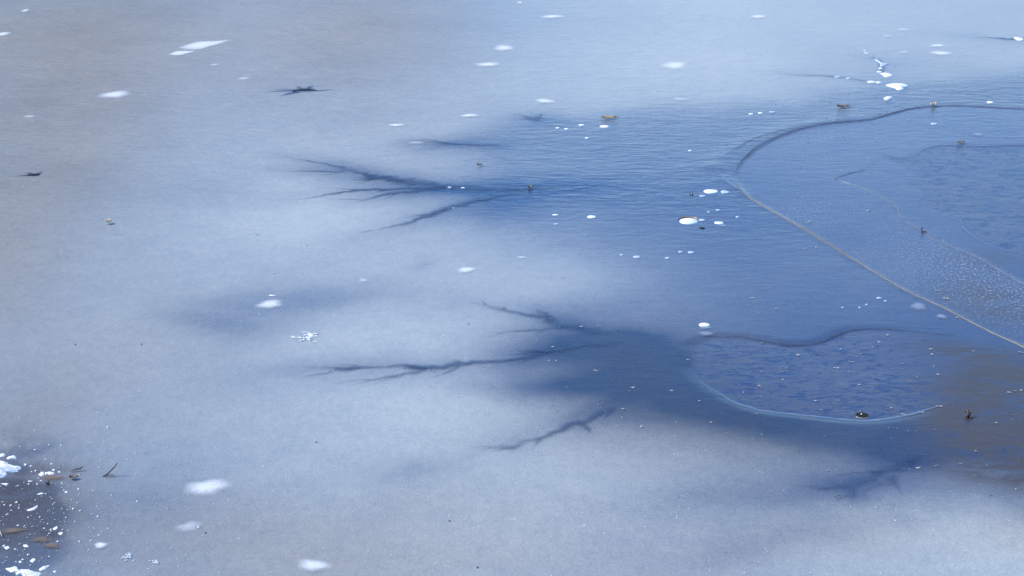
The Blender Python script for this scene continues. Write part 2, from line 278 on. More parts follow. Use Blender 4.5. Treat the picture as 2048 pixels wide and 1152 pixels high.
CLEAR_COL, MILK_COL = (0.007, 0.034, 0.112), (0.412, 0.452, 0.442)
def ice_material(name, channel=False):
    m, N, L, B = new_mat(name)
    pos = scaled_position(N, L, 1, 1)
    fine = noise_node(N, L, scaled_position(N, L, 110, 50), 1.0, 4, 0.75)
    mottled = noise_node(N, L, scaled_position(N, L, 7, 7, 1, 0.3), 1.0, 5, 0.65, 0.4)
    rip = noise_node(N, L, scaled_position(N, L, 7.5, 15.0, 1, 0.10), 1.0, 3, 0.55, 0.5)
    rip3 = noise_node(N, L, scaled_position(N, L, 9, 34, 1, 0.06), 1.0, 2, 0.5, 0.6)
    rip2 = noise_node(N, L, scaled_position(N, L, 3.2, 6.0, 1, -0.05), 1.0, 2, 0.5, 0.3)
    feather = noise_node(N, L, scaled_position(N, L, 3.5, 6.5, 1, 0.25), 1.0, 6, 0.68, 1.6)
    if channel:
        milk = math_node(N, L, "MULTIPLY", fine, 0.10)
        brown_tint = dull = frost = puddle = None
    else:
        milk = attribute(N, "milk")
        n1 = math_node(N, L, "MULTIPLY_ADD", fine, 0.85, -0.425)
        n2 = math_node(N, L, "MULTIPLY_ADD", mottled, 0.30, -0.15)
        gain = math_node(N, L, "MULTIPLY_ADD", milk, 0.9, 0.12)
        grain = noise_node(N, L, scaled_position(N, L, 34, 15, 1, 0.12), 1.0, 3, 0.6, 0.3)
        n2 = math_node(N, L, "ADD", n2, math_node(N, L, "MULTIPLY_ADD", grain, 0.36, -0.18))
        n3 = math_node(N, L, "MULTIPLY", math_node(N, L, "ADD", n1, n2), gain)
        milk = math_node(N, L, "ADD", milk, n3, clamp=True)
        brown_tint = attribute(N, "brown_tint"); dull = attribute(N, "dull"); frost = attribute(N, "frost"); puddle = attribute(N, "puddle")
    col = mix_color(N, L, milk, CLEAR_COL, MILK_COL)
    if not channel:
        flake = noise_node(N, L, scaled_position(N, L, 13, 24, 1, 0.3), 1.0, 7, 0.72, 1.4)
        streak = N.new("ShaderNodeMapRange"); streak.inputs[1].default_value = 0.425; streak.inputs[2].default_value = 0.465
        streak.inputs[3].default_value = 1.0; streak.inputs[4].default_value = 0.0
        L.new(flake, streak.inputs[0])
        blot = N.new("ShaderNodeMapRange"); blot.inputs[1].default_value = 0.40; blot.inputs[2].default_value = 0.47; blot.inputs[3].default_value = 0.9; blot.inputs[4].default_value = 0.0
        L.new(noise_node(N, L, scaled_position(N, L, 4.5, 7.5, 1, 0.35), 1.0, 8, 0.72, 1.5), blot.inputs[0])
        sfac = math_node(N, L, "MULTIPLY", math_node(N, L, "MULTIPLY", math_node(N, L, "MAXIMUM", streak.outputs[0], blot.outputs[0]), puddle), 0.85)
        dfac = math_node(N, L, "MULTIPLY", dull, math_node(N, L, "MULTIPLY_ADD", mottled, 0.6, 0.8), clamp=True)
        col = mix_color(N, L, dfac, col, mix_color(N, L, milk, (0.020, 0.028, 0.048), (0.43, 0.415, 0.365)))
        brown_noise = noise_node(N, L, scaled_position(N, L, 4, 6, 1, -0.2), 1.0, 6, 0.7, 0.8)
        brown_range = N.new("ShaderNodeMapRange"); brown_range.inputs[1].default_value = 0.30; brown_range.inputs[2].default_value = 0.52
        L.new(brown_noise, brown_range.inputs[0])
        sfac2 = math_node(N, L, "MULTIPLY", brown_tint, brown_range.outputs[0], clamp=True)
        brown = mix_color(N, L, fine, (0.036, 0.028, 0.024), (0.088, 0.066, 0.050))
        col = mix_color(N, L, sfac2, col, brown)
        col = mix_color(N, L, math_node(N, L, "MULTIPLY", puddle, 0.55), col, (0.082, 0.094, 0.142))
        col = mix_color(N, L, sfac, col, (0.006, 0.030, 0.110))
        glint = N.new("ShaderNodeMapRange"); glint.inputs[1].default_value = 0.55; glint.inputs[2].default_value = 0.66
        L.new(noise_node(N, L, scaled_position(N, L, 11, 22, 1, 0.1), 1.0, 6, 0.7, 0.8), glint.inputs[0])
        col = mix_color(N, L, math_node(N, L, "MULTIPLY", math_node(N, L, "MULTIPLY", glint.outputs[0], puddle), 0.4), col, (0.15, 0.12, 0.10))
        # rough rime on the shelf
        rime = noise_node(N, L, scaled_position(N, L, 75, 40), 1.0, 3, 0.7)
        r2 = N.new("ShaderNodeMapRange"); r2.inputs[1].default_value = 0.52; r2.inputs[2].default_value = 0.66
        L.new(rime, r2.inputs[0])
        col = mix_color(N, L, math_node(N, L, "MULTIPLY", math_node(N, L, "MULTIPLY", frost, r2.outputs[0]), 0.65), col, (0.40, 0.42, 0.44))
    L.new(col, B.inputs["Base Color"])
    rough = N.new("ShaderNodeMapRange"); rough.inputs[3].default_value = 0.16; rough.inputs[4].default_value = 0.42
    L.new(milk, rough.inputs[0]); L.new(rough.outputs[0], B.inputs["Roughness"])
    B.inputs["IOR"].default_value = 1.34
    # frozen wind ripples and a grainy skin
    ripple = attribute(N, "ripple")
    hh = math_node(N, L, "MULTIPLY", math_node(N, L, "ADD", math_node(N, L, "ADD", rip, math_node(N, L, "MULTIPLY", rip3, 0.30)), math_node(N, L, "MULTIPLY", rip2, 0.8)), ripple)
    b1 = N.new("ShaderNodeBump"); b1.inputs["Strength"].default_value = 1.0; b1.inputs["Distance"].default_value = 0.010
    L.new(hh, b1.inputs["Height"])
    b2 = N.new("ShaderNodeBump"); b2.inputs["Strength"].default_value = 0.4; b2.inputs["Distance"].default_value = 0.0022
    L.new(fine, b2.inputs["Height"]); L.new(b1.outputs[0], b2.inputs["Normal"])
    last = b2
    if not channel:
        b3 = N.new("ShaderNodeBump"); b3.inputs["Strength"].default_value = 0.5; b3.inputs["Distance"].default_value = 0.006
        L.new(math_node(N, L, "MULTIPLY", feather, puddle), b3.inputs["Height"]); L.new(b2.outputs[0], b3.inputs["Normal"])
        last = b3
    L.new(last.outputs[0], B.inputs["Normal"])
    if channel:
        fade = attribute(N, "fade")
        f = math_node(N, L, "MULTIPLY", fade, math_node(N, L, "MULTIPLY_ADD", mottled, 0.9, 0.5), clamp=True)
        L.new(f, B.inputs["Alpha"])
    return m

def plain_mat(name, c1, c2, scale=40.0, rough=0.6, fade=False, bump=0.0, fade_max=1.0):
    m, N, L, B = new_mat(name)
    n = noise_node(N, L, scaled_position(N, L, scale, scale, scale), 1.0, 4, 0.65)
    L.new(mix_color(N, L, n, c1, c2), B.inputs["Base Color"])
    B.inputs["Roughness"].default_value = rough
    if bump:
        b = N.new("ShaderNodeBump"); b.inputs["Distance"].default_value = bump
        L.new(n, b.inputs["Height"]); L.new(b.outputs[0], B.inputs["Normal"])
    if fade:
        f = math_node(N, L, "MULTIPLY", attribute(N, "fade"), math_node(N, L, "MULTIPLY_ADD", n, 1.4, 0.4), clamp=True)
        L.new(math_node(N, L, "MULTIPLY", f, fade_max), B.inputs["Alpha"])
    return m

M_ICE = ice_material("pond ice")
M_CHANNEL = ice_material("melted clear ice", True)
M_BUBBLE = plain_mat("white trapped gas", (0.86, 0.90, 0.90), (0.92, 0.93, 0.90), 60, 0.5)
M_PALE = plain_mat("pale trapped gas", (0.42, 0.52, 0.66), (0.55, 0.63, 0.74), 60, 0.45)
M_GHOST = plain_mat("deep grey gas", (0.34, 0.40, 0.52), (0.42, 0.48, 0.58), 60, 0.45, True, 0.0, 0.55)
M_SOFT = plain_mat("frosted gas", (0.80, 0.86, 0.90), (0.88, 0.91, 0.92), 90, 0.6, True, 0.0, 0.76)
M_FAINT = plain_mat("faint frosted gas", (0.74, 0.80, 0.86), (0.82, 0.86, 0.9), 90, 0.6, True, 0.0, 0.42)
M_SNOW = plain_mat("snow", (0.84, 0.85, 0.86), (0.92, 0.92, 0.92), 120, 0.8, False, 0.004)
M_AMBER = plain_mat("amber ice rim", (0.20, 0.13, 0.06), (0.34, 0.24, 0.12), 70, 0.4)
M_TAN = plain_mat("tan ice edge", (0.06, 0.058, 0.050), (0.21, 0.195, 0.16), 28, 0.55, False, 0.003)
M_TANPALE = plain_mat("pale ice edge", (0.07, 0.085, 0.12), (0.30, 0.29, 0.27), 30, 0.4)
M_DARKEDGE = plain_mat("dark ice edge", (0.012, 0.011, 0.012), (0.045, 0.036, 0.03), 30, 0.35)
M_BLUEEDGE = plain_mat("pale blue ice edge", (0.16, 0.25, 0.42), (0.24, 0.34, 0.5), 20, 0.35, True, 0.0, 0.55)
M_BORDER = plain_mat("frosted melt-back", (0.10, 0.15, 0.25), (0.24, 0.29, 0.38), 25, 0.4, True, 0.0, 0.42)
M_SUNK = plain_mat("leaf under ice", (0.15, 0.10, 0.065), (0.30, 0.21, 0.14), 30, 0.5, True, 0.0, 0.75)
M_DARKSOFT = plain_mat("soft dark ice rim", (0.022, 0.024, 0.034), (0.05, 0.045, 0.045), 12, 0.35, True, 0.0, 0.55)
M_BLACK = plain_mat("open black water", (0.006, 0.006, 0.007), (0.012, 0.011, 0.010), 40, 0.5)
M_MUD = plain_mat("muddy water", (0.010, 0.008, 0.006), (0.028, 0.022, 0.016), 90, 0.6)
for dark in (M_BLACK, M_MUD):
    dark.node_tree.nodes["Principled BSDF"].inputs["Specular IOR Level"].default_value = 0.12
M_LEAF = plain_mat("dead leaf", (0.30, 0.20, 0.09), (0.48, 0.34, 0.17), 60, 0.6, False, 0.002)
M_LEAFDARK = plain_mat("brown leaf", (0.13, 0.10, 0.07), (0.24, 0.19, 0.12), 60, 0.6, False, 0.002)
M_PALELEAF = plain_mat("bleached leaf", (0.55, 0.45, 0.30), (0.75, 0.66, 0.5), 60, 0.6, False, 0.002)
M_TWIG = plain_mat("twig bark", (0.055, 0.036, 0.026), (0.14, 0.09, 0.06), 90, 0.7, False, 0.002)
M_STRAW = plain_mat("straw", (0.42, 0.36, 0.26), (0.6, 0.52, 0.4), 90, 0.7)
M_FLECK = plain_mat("frosted chaff", (0.26, 0.26, 0.27), (0.55, 0.53, 0.50), 130, 0.5)
M_SPECK = plain_mat("dark grit", (0.02, 0.017, 0.014), (0.05, 0.04, 0.03), 130, 0.8)
M_FROST = plain_mat("white frost", (0.85, 0.85, 0.82), (0.93, 0.92, 0.88), 130, 0.7)

# ------------------------------------------------------------------ object helpers
def mesh_obj(name, verts, faces, mat, parent=None, fade=None, shade=True):
    me = bpy.data.meshes.new(name)
    me.from_pydata([tuple(v) for v in verts], [], faces)
    if shade:
        me.polygons.foreach_set("use_smooth", [True] * len(me.polygons))
    if fade is not None:
        at = me.attributes.new("fade", "FLOAT", "POINT"); at.data.foreach_set("value", np.asarray(fade, np.float32))
    me.materials.append(mat)
    me.update()
    o = bpy.data.objects.new(name, me)
    COL.objects.link(o)
    if parent is not None: o.parent = parent
    return o

def tag(o, label, cat, group=None):
    o["label"] = label; o["category"] = cat
    if group: o["group"] = group
    return o

def thing(name, label, cat, loc, group=None):
    o = bpy.data.objects.new(name, None)
    o.empty_display_size = 0.05
    o.location = loc
    COL.objects.link(o)
    return tag(o, label, cat, group)

def hz(x, y):
    return float(ice_height(np.array([x]), np.array([y]))[0])

# ------------------------------------------------------------------ the frozen pond
def build_ice():
    out = np.geomspace(0.02, 110.0, 46)
    xs = np.linspace(-5.15, 5.15, 940)
    xs = np.concatenate([(-5.15 - out)[::-1], xs, 5.15 + out])
    ys = [5.45]
    while ys[-1] < 18.2: ys.append(ys[-1] + 0.0026 * ys[-1])
    ys = np.array(ys)
    ys = np.concatenate([(5.45 - np.geomspace(0.02, 8.0, 24))[::-1], ys, ys[-1] + np.geomspace(0.06, 230.0, 50)])
    X, Y = np.meshgrid(xs, ys)
    nx, ny = len(xs), len(ys)
    x, y = X.ravel(), Y.ravel()
    z = ice_height(x, y)
    wx = x + 0.30 * fbm(x * 1.7, y * 1.3, 11, 5); wy = y + 0.55 * fbm(x * 1.7 + 7, y * 1.2, 12, 5)
    g = grid_value(wx, wy)
    dclear = signed_distance(wx, wy, CLEAR)
    inside = smooth(-0.30, 0.26, dclear)
    milk = (0.55 * np.clip(g, 0, 0.36) + 0.20 * np.exp(-np.maximum(dclear, 0) / 0.45)) * inside + np.maximum(g, 0.40) * (1 - inside)
    low_left = np.exp(-(((x + 1.90 + 0.14 * (y - 6.3)) / 0.26) ** 2 + ((y - 6.25) / 0.75) ** 2))
    crust = smooth(-0.16, 0.12, fbm(x * 9, y * 6, 44, 4) + 0.55 * (low_left - 0.45))
    milk = milk - 0.24 * crust * smooth(0.05, 0.5, low_left)
    milk = milk - 1.35 * blob_sum(wx, wy, SOFT_DARK) + blob_sum(wx, wy, SOFT_LIGHT)
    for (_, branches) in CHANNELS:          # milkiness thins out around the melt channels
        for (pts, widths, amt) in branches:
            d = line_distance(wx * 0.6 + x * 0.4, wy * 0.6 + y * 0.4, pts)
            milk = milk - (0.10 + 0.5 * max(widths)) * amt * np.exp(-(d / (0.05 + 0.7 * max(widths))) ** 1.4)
    milk = milk + (0.17 * fbm(x * 0.9 + y * 0.25, y * 0.75 - x * 0.35, 23, 4) + 0.10 * fbm(x * 2.2 + y * 0.5, y * 2.6 - x * 0.9, 29, 4)) * (1 - 0.45 * inside)
    milk = np.clip(milk, 0.02, 1.0)
    pud = smooth(-0.02, 0.05, signed_distance(x, y, PUDDLE)) * (1 - smooth(1.6, 2.05, x)) + smooth(-0.02, 0.05, signed_distance(x, y, POOL))
    brown_tint = np.clip(blob_sum(wx, wy, BROWN_TINT), 0, 1)
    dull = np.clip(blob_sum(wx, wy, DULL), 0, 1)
    frost = np.clip(0.24 + blob_sum(x, y, FROST), 0, 1) * smooth(0.0, 0.03, signed_distance(x, y, SHELF)) * (1 - smooth(0, 0.05, signed_distance(x, y, INNER)))
    shelf = smooth(0.0, 0.03, signed_distance(x, y, SHELF))
    near = smooth(8.0, 12.5, y)
    rip = (0.16 + 0.84 * near) * (0.55 + 0.45 * inside) * (1 - 0.65 * shelf) * (1 - 0.7 * np.clip(pud, 0, 1))
    rip = rip * (0.8 + 1.2 * fbm(x * 0.5, y * 0.4, 31, 2)) + 0.55 * smooth(9.0, 12, y) * (1 - inside) * smooth(3.0, -1.0, x)
    co = np.empty((nx * ny, 3), np.float32); co[:, 0] = x; co[:, 1] = y; co[:, 2] = z
    i, j = np.meshgrid(np.arange(nx - 1), np.arange(ny - 1))
    a_ = (j * nx + i).ravel()
    quads = np.stack([a_, a_ + 1, a_ + nx + 1, a_ + nx], 1).astype(np.int32)
    me = bpy.data.meshes.new("pond_ice")
    me.vertices.add(nx * ny); me.vertices.foreach_set("co", co.ravel())
    nq = len(quads)
    me.loops.add(nq * 4); me.loops.foreach_set("vertex_index", quads.ravel())
    me.polygons.add(nq); me.polygons.foreach_set("loop_start", np.arange(0, nq * 4, 4, dtype=np.int32))
    me.polygons.foreach_set("use_smooth", np.ones(nq, bool))
    for nm, v in (("milk", milk), ("brown_tint", brown_tint), ("dull", dull), ("frost", frost), ("puddle", np.clip(pud, 0, 1)), ("ripple", np.clip(rip, 0, 1))):
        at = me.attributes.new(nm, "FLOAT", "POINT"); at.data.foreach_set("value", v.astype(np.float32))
    me.update(calc_edges=True)
    me.materials.append(M_ICE)
    o = bpy.data.objects.new("pond_ice", me)
    COL.objects.link(o)
    o["kind"] = "structure"
    o["label"] = "frozen pond surface, milky blue ice turning clear and dark"
    return o
build_ice()

# ------------------------------------------------------------------ wooded hillside beyond the far shore, mirrored softly in the ice
M_LITTER = plain_mat("leaf litter", (0.14, 0.092, 0.052), (0.30, 0.215, 0.13), 0.9, 0.9)
M_BARK = plain_mat("grey brown bark", (0.075, 0.060, 0.048), (0.16, 0.135, 0.11), 3.0, 0.85)
def hill_angle(az):
    return np.interp(az, [-85, -60, -30, -16, -12, -9.5, -8.0, -6.5, -4, -2.2, -0.5, 1], [14, 18, 23, 21, 17, 11.5, 9.5, 12.5, 12, 9, 3, 0])
def hill_z(x, y):
    az = np.degrees(np.arctan2(x, y)); r = np.hypot(x, y)
    k = smooth(30.0, 62.0, r)
    return k * (r * np.tan(np.radians(hill_angle(az))) * 0.74 + 1.2 * fbm(x * 0.12, y * 0.12, 91, 4)) - 0.25 * (1 - smooth(29.0, 31.5, r))
def build_hillside():
    az = np.radians(np.linspace(-80, 0.5, 130)); rr = np.linspace(29.0, 110.0, 46)
    A, R_ = np.meshgrid(az, rr)
    x, y = (np.sin(A) * R_).ravel(), (np.cos(A) * R_).ravel()
    z = hill_z(x, y)
    n = len(az)
    F = [(j * n + i, j * n + i + 1, (j + 1) * n + i + 1, (j + 1) * n + i) for j in range(len(rr) - 1) for i in range(n - 1)]
    o = mesh_obj("hillside", np.stack([x, y, z], 1), F, M_LITTER)
    o["kind"] = "structure"; o["label"] = "brown wooded hillside beyond the frozen pond"
build_hillside()

def tree_meshes(seed):
    rng = random.Random(seed)
    def tube(V, F, p0, p1, r0, r1, n):
        d = (p1 - p0).normalized(); u = d.orthogonal().normalized(); v = d.cross(u); b = len(V)
        for (p, r) in ((p0, r0), (p1, r1)):
            for k in range(n):
                th = 2 * math.pi * k / n; V.append(tuple(p + (u * math.cos(th) + v * math.sin(th)) * r))
        F += [(b + k, b + (k + 1) % n, b + n + (k + 1) % n, b + n + k) for k in range(n)]
    TV, TF, CV, CF = [], [], [], []
    p = Vector((0, 0, -0.3)); h = rng.uniform(7, 10); spine = [p]
    for k in range(6):
        q = p + Vector((rng.uniform(-0.12, 0.12), rng.uniform(-0.12, 0.12), h / 6)); tube(TV, TF, p, q, 0.20 * (1 - k / 7), 0.20 * (1 - (k + 1) / 7), 8); p = q; spine.append(q)
    for k in range(26):
        t = rng.uniform(0.3, 1.0); i = min(5, int(t * 6)); b0 = spine[i].lerp(spine[i + 1], t * 6 - i if t < 1 else 1)
        th = rng.uniform(0, 6.283); up = rng.uniform(0.35, 0.9)
        d = Vector((math.cos(th), math.sin(th), up)).normalized(); L_ = rng.uniform(1.2, 3.0) * (1.25 - 0.6 * t)
        e = b0 + d * L_; tube(CV, CF, b0, e, 0.05, 0.02, 4)
        for m in range(9):
            f = b0.lerp(e, rng.uniform(0.3, 1.0)); g = f + (d + Vector((rng.uniform(-1, 1), rng.uniform(-1, 1), rng.uniform(-0.2, 0.9)))).normalized() * rng.uniform(0.4, 1.1)
            tube(CV, CF, f, g, 0.02, 0.006, 3)
    out = []
    for nm, V, F in (("trunk", TV, TF), ("crown", CV, CF)):
        me = bpy.data.meshes.new(nm); me.from_pydata(V, [], F); me.materials.append(M_BARK); me.update(); out.append(me)
    return out
TREES = [tree_meshes(k) for k in range(3)]
rt = random.Random(12)
for k in range(26):
    az = math.radians(rt.uniform(-34, -3)); r = rt.uniform(36, 62); x, y = math.sin(az) * r, math.cos(az) * r
    t = thing("bare_tree", "bare brown tree on the wooded hillside beyond the pond", "tree", (x, y, float(hill_z(np.array([x]), np.array([y]))[0])), "bare trees on the hillside")
    t.rotation_euler = (0, 0, rt.uniform(0, 6.28)); sc = rt.uniform(0.5, 0.85); t.scale = (sc, sc, sc)
    for me in TREES[k % 3]:
        o = bpy.data.objects.new(me.name, me); COL.objects.link(o); o.parent = t

# ------------------------------------------------------------------ ribbons that lie on the ice
def ribbon(name, pts, widths, mat, rise, parent=None, fade_rows=None, base=(0, 0, 0), ends=True, across=7, jitter=0.0, seed=0, ragged=0.0):
    """strip along pts; widths = full width at each point; a low rounded ridge of height `rise`"""
    rng = random.Random(seed)
    P = np.array(pts); n = len(P)
    T = np.gradient(P, axis=0); T /= np.linalg.norm(T, axis=1)[:, None] + 1e-9
    Nn = np.stack([-T[:, 1], T[:, 0]], 1)
    W = np.interp(np.linspace(0, 1, n), np.linspace(0, 1, len(widths)), widths)
    if ragged:
        W = W * np.clip(0.25 + 1.1 * (value_noise(P[:, 0] * 3.1, P[:, 1] * 3.1, 40 + seed)) + 1.2 * fbm(P[:, 0] * 14, P[:, 1] * 14, 50 + seed, 3), 0.12, 2.0)
        P = P + Nn * (fbm(P[:, 0] * 5, P[:, 1] * 5, 60 + seed, 4) * ragged)[:, None]
    us = np.linspace(-1, 1, across)
    V = []; fd = []
    for k in range(n):
        w = W[k] * (1 + rng.uniform(-jitter, jitter)); off = rng.uniform(-jitter, jitter) * W[k] * 0.5
        q = P[k][None, :] + Nn[k][None, :] * (us * w / 2 + off)[:, None]
        zz = ice_height(q[:, 0], q[:, 1]) + rise * (1 - us ** 2) * min(1.0, 0.25 + 1.0) + (0.0025 if mat.name in FADING else -0.001)
        t = k / (n - 1)
        endf = min(1.0, t / 0.45, (1 - t) / 0.18) if ends else 1.0
        for m_ in range(across):
            V.append((q[m_, 0] - base[0], q[m_, 1] - base[1], zz[m_] - base[2]))
            fd.append(endf * (1 - abs(us[m_]) ** 1.2) ** 1.7)
    F = [(k * across + m_, k * across + m_ + 1, (k + 1) * across + m_ + 1, (k + 1) * across + m_) for k in range(n - 1) for m_ in range(across - 1)]
    return mesh_obj(name, V, F, mat, parent, fd)
FADING = {M_BORDER.name, M_CHANNEL.name, M_BLUEEDGE.name, M_DARKSOFT.name}

RIDGES = [   # line, widths (m), material, rise, label, kind
    (EDGE_TAN[4:], [0.006, 0.018, 0.016, 0.014, 0.014, 0.013, 0.014], M_TAN, 0.006, "long tan ice ridge running down the near side of the blue shelf", "ice ridge"),  # rim catching the sun, its warm light put in as tan
    (EDGE_DARK[2:], [0.006, 0.016, 0.016, 0.020, 0.024, 0.026, 0.026, 0.022, 0.020, 0.020, 0.020, 0.018], M_DARKEDGE, 0.002, "dark curved shaded step along the far side of the blue shelf", "ice crack"),  # shaded face of the shelf step, painted as a dark line
    (INNER_TOP, [0.004, 0.012, 0.005], M_DARKEDGE, 0.002, "short dark hooked edge where the inner ice layer begins", "ice crack"),
    (INNER_LOW, [0.004, 0.010, 0.008, 0.013, 0.010, 0.011, 0.010], M_TANPALE, 0.003, "pale jagged edge of the inner ice layer with a sprig on it", "ice ridge"),
    (POOL_LOW[8:], [0.010, 0.018, 0.024, 0.02, 0.02, 0.02], M_BLUEEDGE, 0.002, "faint pale blue wavy edge of the feathery inner pool", "ice ridge"),
    (POOL_TOP, [0.01, 0.03, 0.03, 0.025, 0.02], M_BLUEEDGE, 0.001, "faint far rim of the feathery inner pool", "ice ridge"),
    (PUDDLE_TOP, [0.02, 0.05, 0.05, 0.05, 0.03, 0.045, 0.04, 0.02], M_DARKSOFT, 0.001, "soft dark S shaped strip of shade on the far side of the feathery puddle", "ice crack"),  # shade on the puddle's far bank, painted as a dark strip
    (PUDDLE_LOW[:int(len(PUDDLE_LOW) * 0.72)], [0.02, 0.05, 0.05, 0.036, 0.03, 0.03, 0.035, 0.02], M_BLUEEDGE, 0.002, "pale blue curved sky reflection on the near side of the feathery puddle", "ice ridge"),  # sky reflection on the near slope, painted pale blue
    (WAVE_TOP, [0.01, 0.03, 0.04, 0.03, 0.02], M_DARKSOFT, 0.001, "faint shadowy fold in the ice outside the dark curved shaded step", "ice fold"),
    (WAVE_LOW, [0.02, 0.06, 0.06, 0.03], M_BLUEEDGE, 0.002, "short pale fold meeting the tip of the tan ice ridge", "ice fold"),
]
for k, (line, widths, mat, rise, label, kind) in enumerate(RIDGES):
    o = tag(ribbon("ice_ridge", line, widths, mat, rise, jitter=0.3, seed=k + 1, ragged=0.02), label, kind)
    if k in (0, 1, 3):      # frosted melt-back along the edge
        ribbon("frost_border", line, [0.05, 0.09, 0.08, 0.07, 0.08], M_BORDER, 0.0, o, jitter=0.3, seed=k + 20, ragged=0.05)

# ------------------------------------------------------------------ dark branching melt channels
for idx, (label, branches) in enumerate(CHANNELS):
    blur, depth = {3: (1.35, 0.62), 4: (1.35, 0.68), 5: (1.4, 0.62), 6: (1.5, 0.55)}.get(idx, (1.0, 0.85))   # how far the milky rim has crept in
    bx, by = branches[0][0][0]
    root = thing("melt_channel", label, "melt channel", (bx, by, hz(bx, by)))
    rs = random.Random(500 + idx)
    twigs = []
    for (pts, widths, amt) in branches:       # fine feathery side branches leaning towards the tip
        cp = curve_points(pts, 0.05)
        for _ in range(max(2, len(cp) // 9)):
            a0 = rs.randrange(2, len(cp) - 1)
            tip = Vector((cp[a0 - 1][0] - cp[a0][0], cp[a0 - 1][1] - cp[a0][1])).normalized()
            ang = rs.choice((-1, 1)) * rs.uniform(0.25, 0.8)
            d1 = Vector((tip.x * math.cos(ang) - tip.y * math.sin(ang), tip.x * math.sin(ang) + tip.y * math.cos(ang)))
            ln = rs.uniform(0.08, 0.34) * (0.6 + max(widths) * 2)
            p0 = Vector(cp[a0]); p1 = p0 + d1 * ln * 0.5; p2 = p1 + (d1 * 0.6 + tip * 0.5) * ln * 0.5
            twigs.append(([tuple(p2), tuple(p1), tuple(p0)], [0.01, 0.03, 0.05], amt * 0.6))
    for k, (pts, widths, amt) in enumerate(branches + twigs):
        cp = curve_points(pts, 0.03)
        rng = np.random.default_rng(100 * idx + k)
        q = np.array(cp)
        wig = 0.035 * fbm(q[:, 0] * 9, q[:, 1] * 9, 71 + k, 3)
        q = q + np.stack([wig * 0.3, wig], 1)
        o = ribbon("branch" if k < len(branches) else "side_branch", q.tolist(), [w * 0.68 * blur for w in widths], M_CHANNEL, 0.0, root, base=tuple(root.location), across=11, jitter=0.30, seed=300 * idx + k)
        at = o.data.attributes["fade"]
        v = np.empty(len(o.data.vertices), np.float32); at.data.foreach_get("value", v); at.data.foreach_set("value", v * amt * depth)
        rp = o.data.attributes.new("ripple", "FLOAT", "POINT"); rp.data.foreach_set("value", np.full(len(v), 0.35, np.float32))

# ------------------------------------------------------------------ bubbles frozen into the ice
def dome(name, x, y, rx, ry, mat, parent=None, rise=0.006, wobble=0.06, seed=0, n=28, rings=6, outline=None, base=(0, 0, 0), soft=False, sink=False):
    rng = random.Random(seed)
    ph = [rng.uniform(0, 6.28) for _ in range(3)]
    V = []; fd = []
    zc = hz(x, y)
    lift = 0.003 if soft else 0.0015
    for r in range(rings + 1):
        t = r / rings
        for k in range(n if r else 1):
            th = 2 * math.pi * k / n
            s = 1 + wobble * (math.sin(2 * th + ph[0]) + 0.6 * math.sin(3 * th + ph[1]) + 0.4 * math.sin(5 * th + ph[2]))
            if outline:
                ox, oy = outline(th)
            else:
                ox, oy = math.cos(th) * rx * s, math.sin(th) * ry * s
            prof = (1 - t ** 2) if not sink else (0.25 + 0.75 * t ** 2)
            px, py = x + ox * t, y + oy * t
            V.append((px - base[0], py - base[1], zc + lift + rise * prof - base[2]))
            fd.append(max(0.0, 1 - t ** 2) ** 1.5)
    F = [(0, 1 + k, 1 + (k + 1) % n) for k in range(n)]
    for r in range(1, rings):
        a0, b0 = 1 + (r - 1) * n, 1 + r * n
        F += [(a0 + k, b0 + k, b0 + (k + 1) % n, a0 + (k + 1) % n) for k in range(n)]
    if not soft:   # close the rim down into the ice
        a0 = 1 + (rings - 1) * n; b0 = len(V)
        for k in range(n):
            vx, vy, vz = V[a0 + k]; V.append((vx, vy, vz - 0.006)); fd.append(0)
        F += [(a0 + k, b0 + k, b0 + (k + 1) % n, a0 + (k + 1) % n) for k in range(n)]
    return mesh_obj(name, V, F, mat, parent, fd)

SEED = [1000]
def bubble(x, y, rx, ry, label, mat, group=None, soft=False, rise=None):
    SEED[0] += 1
    if rise is None: rise = min(0.008, rx * 0.10)
    k = 1.4 if soft else 1.0
    return tag(dome("ice_bubble", x, y, rx * k, ry * k, mat, rise=0.002 if soft else rise, wobble=0.12 if soft else 0.06, seed=SEED[0], soft=soft), label, "ice bubble", group)

# the big one with an amber rim and a neighbour hole
bx, by, brx, bry = 0.995, 10.145, 0.052, 0.062
root = thing("ice_bubble", "largest round white bubble with an amber rim in the dark clear ice", "ice bubble", (bx, by, hz(bx, by)))
dome("gas_disc", bx, by, brx, bry, M_BUBBLE, root, rise=0.012, seed=3, base=tuple(root.location), wobble=0.02)
rim = [(bx + math.cos(t) * brx * 1.10, by + 0.02 + math.sin(t) * bry * 1.10) for t in np.linspace(0.25, math.pi - 0.2, 30)]
ribbon("amber_rim", rim, [0.004, 0.014, 0.020, 0.016, 0.004], M_AMBER, 0.006, root, base=tuple(root.location), jitter=0.1)

